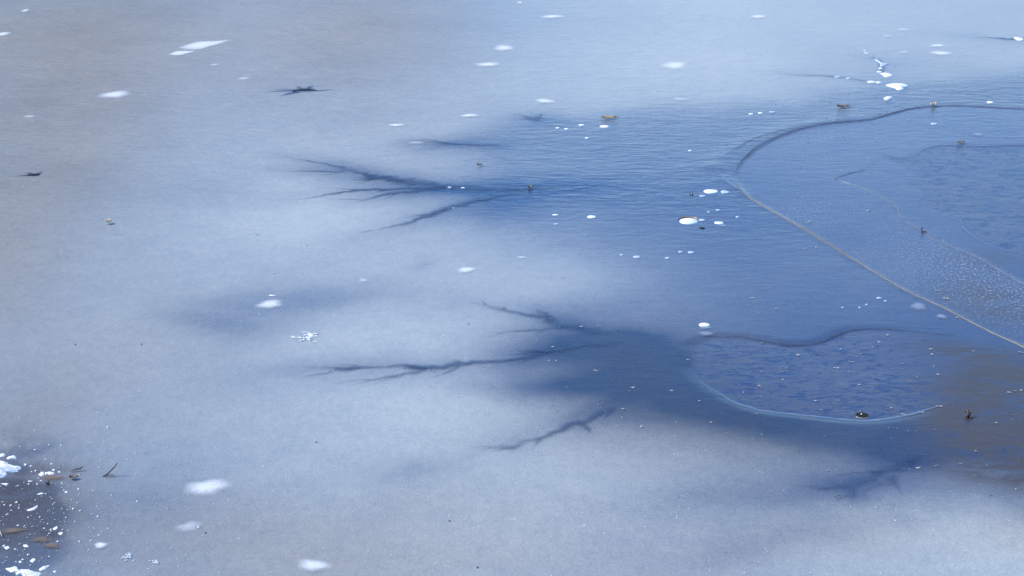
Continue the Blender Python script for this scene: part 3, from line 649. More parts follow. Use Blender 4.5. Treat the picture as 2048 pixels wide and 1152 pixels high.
SHARP = [
    (1.182, 10.773, 0.046, 0.041, "flat white oval bubble touching a paler one beside the tan ridge tip", "w", None),
    (1.264, 10.762, 0.025, 0.033, "pale oval bubble touching the flat white one beside the tan ridge tip", "p", None),
    (1.122, 10.674, 0.018, 0.017, "small pale bubble just in front of the flat white oval bubble", "p", None),
    (1.161, 10.115, 0.025, 0.025, "small bright white bubble with a grey twin below, beside the largest bubble", "w", None),
    (1.071, 10.174, 0.018, 0.020, "small pale bubble almost touching the largest round white bubble", "p", None),
    (1.183, 10.377, 0.011, 0.015, "tiny pale bubble in the dark ice around the largest white bubble", "p", "tiny bubbles around the largest bubble"),
    (1.278, 10.235, 0.010, 0.013, "tiny pale bubble in the dark ice around the largest white bubble", "p", "tiny bubbles around the largest bubble"),
    (1.124, 10.336, 0.007, 0.010, "tiny pale bubble in the dark ice around the largest white bubble", "p", "tiny bubbles around the largest bubble"),
    (0.914, 8.412, 0.025, 0.027, "lone white oval bubble with grey doubles, by the feathery puddle tip", "w", None),
    (0.661, 9.483, 0.020, 0.018, "largest bubble in the loose pale row behind the puddle", "p", None),
    (0.954, 9.562, 0.016, 0.018, "small pale bubble in the loose row behind the puddle", "p", "loose row of pale bubbles"),
    (0.899, 9.571, 0.011, 0.013, "small pale bubble in the loose row behind the puddle", "p", "loose row of pale bubbles"),
    (0.821, 9.465, 0.012, 0.013, "small pale bubble in the loose row behind the puddle", "p", "loose row of pale bubbles"),
    (0.581, 9.518, 0.008, 0.011, "small pale bubble in the loose row behind the puddle", "p", "loose row of pale bubbles"),
    (0.451, 10.235, 0.024, 0.028, "solitary small white bubble on rippled dark ice right of the tree-like channel", "w", None),
    (0.247, 10.275, 0.016, 0.013, "thin white bubble sliver off the end of the tree-like channel", "w", None),
    (0.246, 10.095, 0.011, 0.010, "very faint bubble sliver in front of the thin white one", "p", None),
    (0.626, 12.410, 0.030, 0.036, "white oval bubble just in front of the orange leaf", "w", None),
    (0.472, 12.453, 0.019, 0.023, "smaller white bubble beside the oval one by the orange leaf", "w", None),
    (0.307, 12.367, 0.013, 0.016, "tiny white bubble in the short row by the orange leaf", "w", "tiny bubbles by the orange leaf"),
    (0.367, 12.339, 0.015, 0.016, "tiny white bubble in the short row by the orange leaf", "w", "tiny bubbles by the orange leaf"),
    (0.495, 12.088, 0.012, 0.015, "tiny white bubble in the short row by the orange leaf", "w", "tiny bubbles by the orange leaf"),
    (-0.374, 10.862, 0.015, 0.016, "tiny white bubble inside the tree-like melt channel", "w", "bubbles in the tree-like channel"),
    (-0.293, 10.851, 0.016, 0.016, "tiny white bubble inside the tree-like melt channel", "w", "bubbles in the tree-like channel"),
    (-0.337, 10.419, 0.009, 0.010, "minute white dot bubble on the lower arm of the tree-like channel", "w", None),
    (1.146, 11.755, 0.011, 0.014, "minute white bubble alone on dark rippled ice", "w", None),
    (1.731, 12.809, 0.017, 0.020, "small white bubble in the trio at the edge of the milky ice", "w", "trio of bubbles at the milky edge"),
    (1.662, 12.778, 0.016, 0.017, "small white bubble in the trio at the edge of the milky ice", "w", "trio of bubbles at the milky edge"),
    (1.819, 12.839, 0.023, 0.018, "palest bubble of the trio at the edge of the milky ice", "p", None),
    (3.409, 13.136, 0.023, 0.032, "small white bubble beyond the dark curved crack", "w", None),
    (2.815, 14.180, 0.021, 0.022, "small white bubble in the chain above the notched white one", "w", "chain of small bubbles"),
    (2.850, 14.310, 0.017, 0.028, "small white bubble in the chain above the notched white one", "w", "chain of small bubbles"),
    (2.737, 13.803, 0.021, 0.028, "small white bubble in the chain above the notched white one", "w", "chain of small bubbles"),
    (2.688, 13.821, 0.034, 0.032, "longish white bubble at the end of the thin dark crack", "w", None),
    (2.852, 15.014, 0.014, 0.027, "tiny pale bubble at the far end of the bubble chain", "p", "far end of the bubble chain"),
    (2.850, 14.912, 0.018, 0.034, "tiny pale bubble at the far end of the bubble chain", "p", "far end of the bubble chain"),
    (2.463, 13.998, 0.025, 0.029, "pale small bubble along the thin dark crack", "p", "bubbles along the thin dark crack"),
    (2.537, 13.945, 0.019, 0.029, "pale small bubble along the thin dark crack", "p", "bubbles along the thin dark crack"),
    (4.216, 15.498, 0.042, 0.071, "bright white bubble alone at the end of a dark far crack", "w", None),
    (1.817, 8.810, 0.012, 0.012, "tiny white bubble in the scatter beside the tan ridge", "p", "scatter of dots beside the tan ridge"),
    (1.840, 8.764, 0.007, 0.008, "tiny white bubble in the scatter beside the tan ridge", "p", "scatter of dots beside the tan ridge"),
    (1.737, 8.711, 0.006, 0.008, "tiny white bubble in the scatter beside the tan ridge", "p", "scatter of dots beside the tan ridge"),
    (1.612, 8.666, 0.006, 0.007, "tiny white bubble in the scatter beside the tan ridge", "p", "scatter of dots beside the tan ridge"),
    (1.695, 8.666, 0.006, 0.007, "tiny white bubble in the scatter beside the tan ridge", "p", "scatter of dots beside the tan ridge"),
    (2.874, 12.497, 0.024, 0.025, "faint pale bubble on the shelf just inside the dark curved crack", "p", None),
]
for (x, y, rx, ry, label, kind, grp) in SHARP:
    bubble(x, y, rx, ry, label, M_BUBBLE if kind == "w" else M_PALE, grp)
GHOSTS = [(1.174, 10.056, 0.017, 0.024, "grey twin below the small bright bubble beside the largest one"), (0.915, 8.366, 0.024, 0.018, "grey double directly below the lone white oval bubble"),
          (0.909, 8.287, 0.028, 0.028, "faintest double furthest below the lone white oval bubble"), (1.984, 8.674, 0.032, 0.052, "faint frosty blotch beside the tan ridge"), (2.065, 8.527, 0.019, 0.033, "smaller faint frosty blotch close to the tan ridge"),
          (3.100, 12.184, 0.033, 0.042, "pale patch on the shelf behind the feathery pool")]
for (x, y, rx, ry, label) in GHOSTS:
    bubble(x, y, rx, ry, label, M_GHOST, soft=True)
SOFTS = [
    (-2.880, 13.379, 0.094, 0.099, "bright frosted oval bubble alone in dull grey ice", 1, None), (-0.065, 15.096, 0.077, 0.093, "frosted bubble, brighter of a pair in far pale ice", 1, None), (-0.187, 14.442, 0.074, 0.076, "frosted bubble slanting a little in front of the brighter one of its pair", 1, None),
    (0.358, 16.512, 0.082, 0.079, "flat frosted bubble farthest out in the middle of the pale ice", 1, None), (1.267, 14.404, 0.078, 0.132, "broad blurry frosted patch in the pale blue ice", 1, None), (2.178, 16.512, 0.066, 0.067, "thin frosted bubble alone in the far blue ice", 1, None),
    (3.440, 14.892, 0.068, 0.081, "bright frosted oval bubble with a thinner one behind it", 1, None), (3.478, 15.200, 0.053, 0.052, "thin frosted bubble behind the bright oval one", 1, None), (3.151, 14.932, 0.034, 0.035, "faint small frosted streak beside the bubble chain", 0, None),
    (0.236, 13.168, 0.064, 0.060, "frosted bubble behind the edge of the dark ice", 1, None), (-0.294, 12.718, 0.050, 0.045, "dimmer frosted bubble in milky ice near the feathered channel", 1, None), (-0.783, 12.439, 0.044, 0.040, "pale frosted bubble in milky ice beyond the feathered channel", 1, None),
    (-0.624, 11.953, 0.042, 0.030, "faint frosted patch at the tip of the feathered channel", 0, None), (-0.235, 9.251, 0.041, 0.038, "small frosted bubble in milky ice beside a grey smudge", 1, None), (-1.185, 8.704, 0.055, 0.053, "frosted oval bubble lying in a soft dark band", 1, None),
    (-1.162, 6.561, 0.069, 0.062, "largest frosted bubble, broad soft white oval in grey ice", 1, None), (-0.691, 5.910, 0.045, 0.040, "blurry frosted bubble near the largest frosted one", 1, None), (-1.176, 6.217, 0.040, 0.037, "dim frosted smudge below the largest frosted bubble", 0, None),
    (-1.466, 6.066, 0.018, 0.024, "small ragged frosted patch near the snow", 1, None), (-4.296, 15.696, 0.055, 0.089, "bluish frosted lump in the far grey ice", 1, None), (-4.372, 16.811, 0.029, 0.057, "tiny bluish frosted dot in the far grey ice", 1, None),
    (0.074, 17.225, 0.023, 0.053, "tiny white dot on the farthest pale ice", 1, None), (-2.018, 13.927, 0.041, 0.040, "faint frosted streak between the long white patch and the dark star", 0, None), (-3.329, 12.688, 0.035, 0.037, "faint frosted streak in the left grey ice", 0, None),
    (0.050, 9.465, 0.021, 0.022, "very faint frosted dot at the milky edge", 0, None), (-0.755, 9.078, 0.023, 0.024, "very faint frosted dot in the soft dark band", 0, None), (3.342, 15.899, 0.047, 0.051, "faint frosted streak far beyond the bubble chain", 0, "faint far streaks"),
    (3.138, 15.608, 0.036, 0.038, "faint frosted streak far beyond the bubble chain", 0, "faint far streaks"), (-2.314, 14.442, 0.031, 0.033, "faint short streak just in front of the long white patch", 0, None), (1.214, 13.232, 0.047, 0.036, "faint slanting streak on the edge of the pale ice", 0, None),
]
for (x, y, rx, ry, label, strong, grp) in SOFTS:
    bubble(x, y, rx, ry, label, M_SOFT if strong else M_FAINT, grp, soft=True)

def patch(name, pts, label, cat, mat, rise=0.004, soft=False):
    """a flat lens with a drawn outline"""
    loop = curve_points(pts + [pts[0]], 0.02)[:-1]
    P = np.array(loop); c = P.mean(0)
    z0 = hz(*c) + (0.003 if soft else 0.0015)
    V = [(c[0], c[1], z0 + rise)]; fd = [1.0]
    n = len(P); rings = 5
    for r in range(1, rings + 1):
        t = r / rings
        for q in P:
            V.append((c[0] + (q[0] - c[0]) * t, c[1] + (q[1] - c[1]) * t, z0 + rise * (1 - t * t))); fd.append(max(0, 1 - t ** 3))
    F = [(0, 1 + k, 1 + (k + 1) % n) for k in range(n)]
    for r in range(1, rings):
        a0, b0 = 1 + (r - 1) * n, 1 + r * n
        F += [(a0 + k, b0 + k, b0 + (k + 1) % n, a0 + (k + 1) % n) for k in range(n)]
    b0 = len(V); a0 = 1 + (rings - 1) * n
    if not soft:
        for k in range(n):
            vx, vy, vz = V[a0 + k]; V.append((vx, vy, vz - 0.006)); fd.append(0)
        F += [(a0 + k, b0 + k, b0 + (k + 1) % n, a0 + (k + 1) % n) for k in range(n)]
    # keep the normals up whatever the drawing direction
    area = sum(P[k][0] * P[(k + 1) % n][1] - P[(k + 1) % n][0] * P[k][1] for k in range(n))
    if area < 0: F = [tuple(reversed(f)) for f in F]
    return tag(mesh_obj(name, V, F, mat, None, fd), label, cat)

patch("ice_bubble", [(2.770, 13.699), (2.813, 13.751), (2.873, 13.769), (2.918, 13.751), (2.941, 13.682), (2.901, 13.631), (2.864, 13.631), (2.887, 13.580), (2.861, 13.537), (2.829, 13.546), (2.817, 13.614)], "white notched bubble, brightest of the chain in the far dark ice", "ice bubble", M_BUBBLE, 0.012)
patch("ice_bubble", [(2.808, 14.125), (2.844, 14.152), (2.877, 14.125), (2.894, 14.052), (2.860, 13.998), (2.823, 13.998), (2.817, 14.070)], "lumpy white bubble behind the notched one", "ice bubble", M_BUBBLE, 0.006)
patch("ice_bubble", [(2.863, 14.654), (2.883, 14.654), (2.889, 14.537), (2.911, 14.508), (2.946, 14.489), (2.899, 14.404), (2.865, 14.347), (2.853, 14.385), (2.875, 14.461)], "forked whitish bubble at the head of the chain", "ice bubble", M_PALE, 0.006)
patch("ice_bubble", [(2.674, 13.264), (2.701, 13.313), (2.739, 13.321), (2.748, 13.297), (2.718, 13.232), (2.681, 13.208)], "white bubble with a brownish tail in front of the notched one", "ice bubble", M_BUBBLE, 0.010)
patch("ice_patch", [(-2.729, 15.096), (-2.693, 15.200), (-2.655, 15.295), (-2.599, 15.380), (-2.501, 15.412), (-2.419, 15.423), (-2.334, 15.466), (-2.348, 15.358), (-2.401, 15.242), (-2.460, 15.148), (-2.522, 15.024), (-2.600, 15.003), (-2.689, 15.055)], "long slanted white patch in far grey ice", "white patch", M_SOFT, 0.002, True)
patch("ice_patch", [(-2.754, 14.822), (-2.731, 14.942), (-2.679, 14.993), (-2.606, 14.993), (-2.537, 14.963), (-2.588, 14.882), (-2.639, 14.802), (-2.701, 14.792)], "short white lobe at the foot of the long slanted patch", "white patch", M_SOFT, 0.002, True)

# ------------------------------------------------------------------ holes and stars
def sink_hole(px, py, prx, pry, label):
    r = thing("melt_hole", label, "melt hole", (px, py, hz(px, py)))
    dome("water", px, py, prx, pry, M_MUD, r, rise=0.001, base=tuple(r.location), wobble=0.03, seed=8)
    ring = [(px + math.cos(t) * prx * 1.06, py + math.sin(t) * pry * 1.06) for t in np.linspace(0, 2 * math.pi, 40)]
    ribbon("ice_rim", ring, [0.007] * 4, M_DARKEDGE, 0.003, r, base=tuple(r.location))
    lit = [(px + math.cos(t) * prx * 1.10, py + math.sin(t) * pry * 1.12) for t in np.linspace(math.pi * 1.15, math.pi * 1.9, 20)]
    ribbon("lit_rim", lit, [0.001, 0.005, 0.001], M_STRAW, 0.003, r, base=tuple(r.location))
    dome("air_bead", px - 0.0, py + pry * 0.3, 0.0035, 0.006, M_FROST, r, rise=0.004, base=tuple(r.location), n=12, rings=4)
sink_hole(1.467, 7.308, 0.026, 0.028, "dark round melt hole with a white bead, at the puddle's near rim")
tag(dome("melt_hole", 1.056, 10.012, 0.018, 0.015, M_BLACK, rise=0.001, seed=5), "small black hole in front of the largest white bubble", "melt hole")
hx, hy, hrx, hry = 1.060, 10.707, 0.013, 0.022
r = thing("melt_hole", "tiny black hole with a white dot, beside the flat white bubble", "melt hole", (hx, hy, hz(hx, hy)))
dome("water", hx, hy, hrx, hry, M_BLACK, r, rise=0.001, base=tuple(r.location), seed=6)
dome("air_bead", hx, hy, 0.0045, 0.008, M_FROST, r, rise=0.004, base=tuple(r.location), n=10, rings=3)

STARS = [
    ("black star shaped melt mark with long thin legs in rippled ice", [
        ([(-1.604, 13.479), (-1.565, 13.529), (-1.518, 13.537), (-1.473, 13.529), (-1.428, 13.512)], [.10, .30, .38, .30, .10], 1.0),
        ([(-1.694, 13.313), (-1.647, 13.379), (-1.589, 13.445), (-1.534, 13.512)], [.02, .06, .12, .12], 1.0), ([(-1.835, 13.429), (-1.733, 13.495), (-1.607, 13.512), (-1.536, 13.529)], [.02, .05, .10, .10], .8),
        ([(-1.461, 13.699), (-1.489, 13.648), (-1.514, 13.563)], [.03, .08, .10], 1.0), ([(-1.609, 13.699), (-1.576, 13.631), (-1.534, 13.546)], [.02, .06, .10], .8),
        ([(-1.295, 13.580), (-1.371, 13.529), (-1.442, 13.512)], [.02, .05, .10], .7), ([(-1.797, 13.563), (-1.668, 13.563), (-1.572, 13.529)], [.02, .05, .10], .7)]),
    ("small black star shaped melt mark in the dull grey ice", [
        ([(-2.964, 11.126), (-2.941, 11.143), (-2.917, 11.143), (-2.894, 11.149)], [.06, .20, .20, .06], 1.0), ([(-3.044, 11.114), (-2.995, 11.126), (-2.946, 11.137)], [.02, .05, .08], .9),
        ([(-2.898, 11.232), (-2.905, 11.185), (-2.918, 11.149)], [.02, .07, .08], 1.0), ([(-3.000, 11.208), (-2.968, 11.179), (-2.936, 11.149)], [.02, .06, .08], .9)]),
]
for idx, (label, legs) in enumerate(STARS):
    px, py = legs[0][0][2]
    root = thing("melt_star", label, "melt mark", (px, py, hz(px, py)))
    for k, (pts, widths, amt) in enumerate(legs):
        o = ribbon("leg" if k else "core", curve_points(pts, 0.03), [w * (0.55 if k == 0 else 0.8) for w in widths], M_CHANNEL, 0.0, root, base=tuple(root.location), across=7, jitter=0.2, seed=900 + idx * 20 + k)
        at = o.data.attributes["fade"]; v = np.empty(len(o.data.vertices), np.float32); at.data.foreach_get("value", v); at.data.foreach_set("value", np.clip(v * amt * 0.95, 0, 1))
    ribbon("dark_core", curve_points(legs[0][0], 0.03), [w * 0.16 for w in legs[0][1]], M_BLACK, 0.002, root, base=(root.location.x, root.location.y, root.location.z - 0.004), jitter=0.4, seed=77)

# ------------------------------------------------------------------ snow in the near corner
def snow_clump(pts, label, group=None, rise=0.03, seed=0):
    loop = curve_points(pts + [pts[0]], 0.006)[:-1]
    P = np.array(loop); c = P.mean(0)
    P = P + np.stack([fbm(P[:, 0] * 70, P[:, 1] * 45, 5 + seed, 3), 1.5 * fbm(P[:, 0] * 70 + 9, P[:, 1] * 45, 6 + seed, 3)], 1) * min(0.022, 0.5 * float(np.abs(P - c).max()))
    n = len(P); rings = 8
    V = []; z0 = hz(*c)
    rng = random.Random(seed)
    for r in range(0, rings + 1):
        t = r / rings
        for q in (P if r else P[:1]):
            qq = c + (q - c) * t if r else c
            nz = float(fbm(np.array([qq[0] * 40]), np.array([qq[1] * 40]), 9 + seed, 3)[0]); nw = float(fbm(np.array([qq[0] * 60]), np.array([qq[1] * 60]), 3, 2)[0])
            V.append((qq[0] + nw * 0.012, qq[1] + nz * 0.016, z0 - 0.003 + rise * max(0, (1 - t ** 4)) * (0.8 + 1.6 * nz)))
    F = [(0, 1 + k, 1 + (k + 1) % n) for k in range(n)]
    for r in range(1, rings):
        a0, b0 = 1 + (r - 1) * n, 1 + r * n
        F += [(a0 + k, b0 + k, b0 + (k + 1) % n, a0 + (k + 1) % n) for k in range(n)]
    area = sum(P[k][0] * P[(k + 1) % n][1] - P[(k + 1) % n][0] * P[k][1] for k in range(n))
    if area < 0: F = [tuple(reversed(f)) for f in F]
    return tag(mesh_obj("snow_clump", V, F, M_SNOW), label, "snow", group)

def snow_blob(x, y, rx, ry, label, group=None, seed=0, rise=None):
    rng = random.Random(seed)
    n = 9
    pts = [(x + math.cos(6.283 * k / n) * rx * rng.uniform(0.65, 1.25), y + math.sin(6.283 * k / n) * ry * rng.uniform(0.65, 1.25)) for k in range(n)]
    return snow_clump(pts, label, group, rise if rise else max(0.004, rx * 0.35), seed)

snow_clump([(-2.138, 6.816), (-2.067, 6.845), (-2.021, 6.820), (-1.997, 6.806), (-1.962, 6.791), (-1.910, 6.738), (-1.930, 6.710), (-1.954, 6.705), (-1.955, 6.677), (-1.963, 6.658), (-1.976, 6.649), (-2.018, 6.625), (-2.095, 6.658)], "thickest white snow heap at the edge of the grey ice", None, 0.022, 4)
snow_clump([(-1.770, 5.903), (-1.750, 5.907), (-1.729, 5.907), (-1.702, 5.888), (-1.676, 5.876), (-1.650, 5.869), (-1.625, 5.850), (-1.625, 5.805), (-1.648, 5.776), (-1.690, 5.835), (-1.716, 5.842), (-1.746, 5.876)], "long crumbly snow strip lying beside brown stained ice", None, 0.012, 5)
snow_clump([(-1.811, 6.361), (-1.800, 6.370), (-1.787, 6.378), (-1.777, 6.396), (-1.768, 6.405), (-1.766, 6.374), (-1.778, 6.357), (-1.798, 6.352)], "thin slanting streak of snow on dark ice", None, 0.006, 6)
SNOW_BITS = [(-2.027, 6.870, 0.014, 0.020), (-1.978, 6.845, 0.020, 0.015), (-1.916, 6.782, 0.011, 0.019), (-1.886, 6.762, 0.005, 0.010), (-1.873, 6.782, 0.005, 0.007), (-1.869, 6.715, 0.006, 0.009), (-1.828, 6.691, 0.012, 0.021), (-1.808, 6.688, 0.010, 0.019), (-1.788, 6.696, 0.013, 0.019), (-1.788, 6.729, 0.008, 0.014), (-1.759, 6.710, 0.006, 0.014), (-1.815, 6.635, 0.008, 0.012),
    (-1.854, 6.621, 0.009, 0.009), (-1.810, 6.786, 0.005, 0.010), (-1.788, 6.507, 0.011, 0.008), (-1.646, 6.229, 0.007, 0.013), (-1.663, 6.209, 0.009, 0.015), (-1.633, 6.167, 0.009, 0.014), (-1.668, 6.167, 0.006, 0.012), (-1.732, 6.074, 0.012, 0.018), (-1.795, 6.050, 0.012, 0.012), (-1.813, 6.070, 0.006, 0.008), (-1.683, 5.953, 0.011, 0.015),
    (-1.631, 5.891, 0.014, 0.017), (-1.620, 5.910, 0.007, 0.011), (-1.587, 5.865, 0.009, 0.008), (-1.691, 6.520, 0.005, 0.009), (-1.657, 6.031, 0.005, 0.010), (-1.626, 6.027, 0.004, 0.008), (-1.899, 6.409, 0.005, 0.009), (-1.872, 6.405, 0.004, 0.011), (-1.762, 6.259, 0.005, 0.008), (-1.785, 6.301, 0.005, 0.006), (-1.865, 6.361, 0.009, 0.009), (-1.820, 6.593, 0.005, 0.009),
    (-1.944, 6.598, 0.015, 0.009), (-1.724, 5.941, 0.006, 0.012), (-1.621, 5.835, 0.008, 0.011), (-1.669, 6.196, 0.005, 0.010), (-1.647, 6.335, 0.004, 0.006), (-1.976, 6.960, 0.004, 0.008), (-2.034, 6.949, 0.006, 0.008)]
BIG = {6, 7, 8}
for k, (x, y, rx, ry) in enumerate(SNOW_BITS):
    rx, ry = rx * 1.2, ry * 1.25
    if k in BIG: snow_blob(x, y, rx, ry, "rounded snow crumb in the tight row beyond the snow heap", "tight row of snow crumbs", 40 + k)
    elif y > 6.78: snow_blob(x, y, rx, ry, "loose snow crumb on the ice around the thick snow heap", "snow crumbs around the heap", 40 + k)
    elif y > 6.12: snow_blob(x, y, rx, ry, "loose snow crumb around the brown leaf stain in the ice", "snow crumbs around the brown stain", 40 + k)
    else: snow_blob(x, y, rx, ry, "loose snow crumb beside the long crumbly snow strip", "snow crumbs by the snow strip", 40 + k)

# ------------------------------------------------------------------ twigs, leaves, sprigs
def stick(name, pts3, radii, mat, parent=None, base=(0, 0, 0), n=7):
    P = [Vector(p) for p in pts3]; V = []; F = []
    for k, p in enumerate(P):
        d = (P[min(k + 1, len(P) - 1)] - P[max(k - 1, 0)]).normalized()
        u = d.cross(Vector((0, 0, 1)));  u = u.normalized() if u.length > 1e-4 else Vector((1, 0, 0))
        v = d.cross(u)
        for j in range(n):
            th = 2 * math.pi * j / n
            q = p + (u * math.cos(th) + v * math.sin(th)) * radii[k] - Vector(base)
            V.append(tuple(q))
    for k in range(len(P) - 1):
        F += [(k * n + j, k * n + (j + 1) % n, (k + 1) * n + (j + 1) % n, (k + 1) * n + j) for j in range(n)]
    F.append(tuple(range(n - 1, -1, -1))); F.append(tuple((len(P) - 1) * n + j for j in range(n)))
    return mesh_obj(name, V, F, mat, parent)

def sprig(label, x, y, stems, mat, cat="twig", name="twig"):
    r = thing(name, label, cat, (x, y, hz(x, y)))
    for s in stems:
        pts = [(x + dx, y + dy, hz(x, y) + dz) for (dx, dy, dz) in s[0]]
        stick(s[2] if len(s) > 2 else "stem", pts, s[1], mat, r, tuple(r.location))
    return r

tx, ty = (-1.583, 6.667)
sprig("slanting brown twig poking out of the ice near the snow crumbs", tx, ty, [
    ([(0, 0, 0.0), (0.02, 0.0, 0.012), (0.040, 0.02, 0.028), (0.054, 0.03, 0.045)], [0.0022, 0.0026, 0.0024, 0.0016]),
    ([(0, 0, 0.002), (0.02, 0.004, 0.005), (0.05, 0.0, 0.006)], [0.002, 0.002, 0.0012])], M_TWIG)
tx, ty = (-1.716, 6.710)
sprig("short dark stick frozen flat between snow crumbs and slanting twig", tx, ty, [([(0, 0, 0.004), (0.02, 0.01, 0.008), (0.035, 0.012, 0.008), (0.042, 0.02, 0.014)], [0.0015, 0.0028, 0.0028, 0.002])], M_TWIG)
tx, ty = (-1.778, 6.593)
sprig("tiny upright stub below the row of snow crumbs", tx, ty, [([(0, 0, -0.005), (0.003, 0, 0.008), (0.006, 0.0, 0.020)], [0.004, 0.003, 0.0012]), ([(0, 0, 0), (-0.008, 0, 0.012)], [0.004, 0.002])], M_TWIG)
tx, ty = (-1.853, 6.171)
sprig("pale straw lying on the brown stained ice", tx, ty, [([(-0.04, 0.06, 0.006), (0, 0, 0.008), (0.012, -0.025, 0.007), (0.02, -0.04, 0.004)], [0.002, 0.002, 0.002, 0.0015])], M_STRAW)
tx, ty = (2.259, 9.931)
sprig("tiny brown sprig standing on the pale jagged ice edge", tx, ty, [
    ([(0, 0, -0.005), (0.002, 0, 0.010), (-0.002, 0, 0.026)], [0.004, 0.0035, 0.003]), ([(-0.002, 0, 0.022), (0.007, 0.006, 0.031)], [0.003, 0.002]), ([(0.0, 0.0, 0.022), (-0.008, 0, 0.026)], [0.003, 0.002]),
    ([(0.004, 0, 0.004), (0.018, 0.008, 0.007), (0.028, 0.0, 0.004)], [0.003, 0.0035, 0.002])], M_TWIG)
tx, ty = (1.906, 7.275)
sprig("ragged brown seed head stuck in the brown corner ice", tx, ty, [
    ([(0, 0, -0.003), (0.0, 0, 0.015), (-0.006, 0.01, 0.03)], [0.006, 0.007, 0.003]), ([(0, 0, 0.005), (0.014, 0.01, 0.02)], [0.005, 0.002]), ([(0, 0, 0.006), (-0.016, -0.015, 0.006)], [0.005, 0.002]),
    ([(0.004, 0, 0.004), (0.012, -0.02, 0.003)], [0.005, 0.003]), ([(-0.004, 0.02, 0.012), (-0.014, 0.03, 0.02)], [0.003, 0.002])], M_TWIG)

def leaf(x, y, length, width, turn, mat, label, curl=0.012, seed=0):
    rng = random.Random(seed); n = 11; m = 5; V = []
    z0 = hz(x, y) + 0.004
    for i in range(n):
        t = i / (n - 1)
        w = width / 2 * (math.sin(math.pi * min(1, t * 0.97 + 0.02)) ** 0.7) * (1 + 0.25 * math.sin(t * 19 + seed))
        for j in range(m):
            u = (j - (m - 1) / 2) / ((m - 1) / 2)
            lx = (t - 0.5) * length; ly = u * w
            V.append((x + lx * math.cos(turn) - ly * math.sin(turn), y + lx * math.sin(turn) + ly * math.cos(turn), z0 + curl * (abs(u) ** 2 * 0.8 + (2 * t - 1) ** 2 * 0.7) + rng.uniform(0, 0.002)))
    F = [(i * m + j, i * m + j + 1, (i + 1) * m + j + 1, (i + 1) * m + j) for i in range(n - 1) for j in range(m - 1)]
    o = mesh_obj("blade", V, F, mat)
    sol = o.modifiers.new("thickness", "SOLIDIFY"); sol.thickness = 0.0015
    r = thing("dead_leaf", label, "leaf", (x, y, hz(x, y)))
    o.parent = r
    for v in o.data.vertices: v.co -= r.location
    st = [(x + (0.46 * length + s * length * 0.28) * math.cos(turn), y + (0.46 * length + s * length * 0.28) * math.sin(turn), z0 + 0.004 + 0.004 * s) for s in (0, 0.5, 1)]
    stick("stalk", st, [0.0025, 0.002, 0.0015], M_TWIG, r, tuple(r.location), 5)
    return r
leaf(*(0.661, 12.636), 0.105, 0.055, 0.1, M_LEAF, "flat orange brown leaf on the dark rippled ice", 0.010, 1)
leaf(*(2.328, 12.963), 0.085, 0.05, 0.0, M_LEAFDARK, "curled dull brown leaf beyond the dark curved shaded step", 0.014, 2)
leaf(*(2.976, 13.009), 0.05, 0.04, 0.7, M_PALELEAF, "small yellowish leaf bit right on the dark curved crack", 0.02, 3)
leaf(*(-2.264, 10.105), 0.035, 0.032, 0.9, M_PALELEAF, "small cream leaf bit alone on milky ice", 0.016, 4)
leaf(*(-1.694, 6.644), 0.032, 0.024, 0.1, M_LEAFDARK, "small brown leaf in front of the short dark stick", 0.006, 5)
leaf(*(-0.206, 11.365), 0.03, 0.03, 0.2, M_LEAFDARK, "tiny brown leaf scrap above the tree-like channel", 0.01, 6)
leaf(*(2.928, 11.953), 0.05, 0.04, 0.3, M_LEAFDARK, "small olive scrap on the far rim of the inner pool", 0.008, 7)
leaf(*(0.108, 10.839), 0.03, 0.03, 0.5, M_LEAFDARK, "tiny scrap at the end of the tree-like channel", 0.01, 8)

for k, (x, y, rx, ry, label) in enumerate([(-1.688, 6.114, 0.039, 0.032, "rusty brown leaf sunk in the corner ice between snow crumbs"), (-1.641, 6.066, 0.036, 0.026, "paler tan leaf sunk beside the rusty one"), (-1.807, 6.188, 0.054, 0.025, "long brown leaf stain sunk beside the pale straw"), (-1.777, 6.653, 0.058, 0.033, "faint brown leaf stain under the row of snow crumbs")]):
    tag(dome("sunken_leaf", x, y, rx, ry, M_SUNK, rise=0.001, wobble=0.16, seed=60 + k, soft=True), label, "leaf")

# ------------------------------------------------------------------ chaff slivers on the clear ice
def sliver_mesh(seed):
    rng = random.Random(seed)
    me = bpy.data.meshes.new("chaff_sliver")
    V = []; F = []
    for k in range(rng.choice((2, 2, 3))):
        cx, cy = rng.uniform(-0.012, 0.012), rng.uniform(-0.01, 0.01); L_ = rng.uniform(0.008, 0.016); w = rng.uniform(0.003, 0.0055); th = rng.uniform(-0.5, 0.5); zt = rng.uniform(0.003, 0.009)
        b = len(V); ca, sa = math.cos(th), math.sin(th)
        for (u, v, z) in ((-L_, 0, 0.001), (0, -w, 0.001), (L_, 0, 0.001 + zt * 0.5), (0, w, 0.001), (0.1 * L_, 0, zt)):
            V.append((cx + u * ca - v * sa, cy + u * sa + v * ca, z))
        F += [(b, b + 1, b + 4), (b + 1, b + 2, b + 4), (b + 2, b + 3, b + 4), (b + 3, b, b + 4), (b, b + 3, b + 2, b + 1)]
    me.from_pydata(V, [], F); me.materials.append(M_FLECK); me.update()
    return me
SLIVERS = [sliver_mesh(k) for k in range(9)]
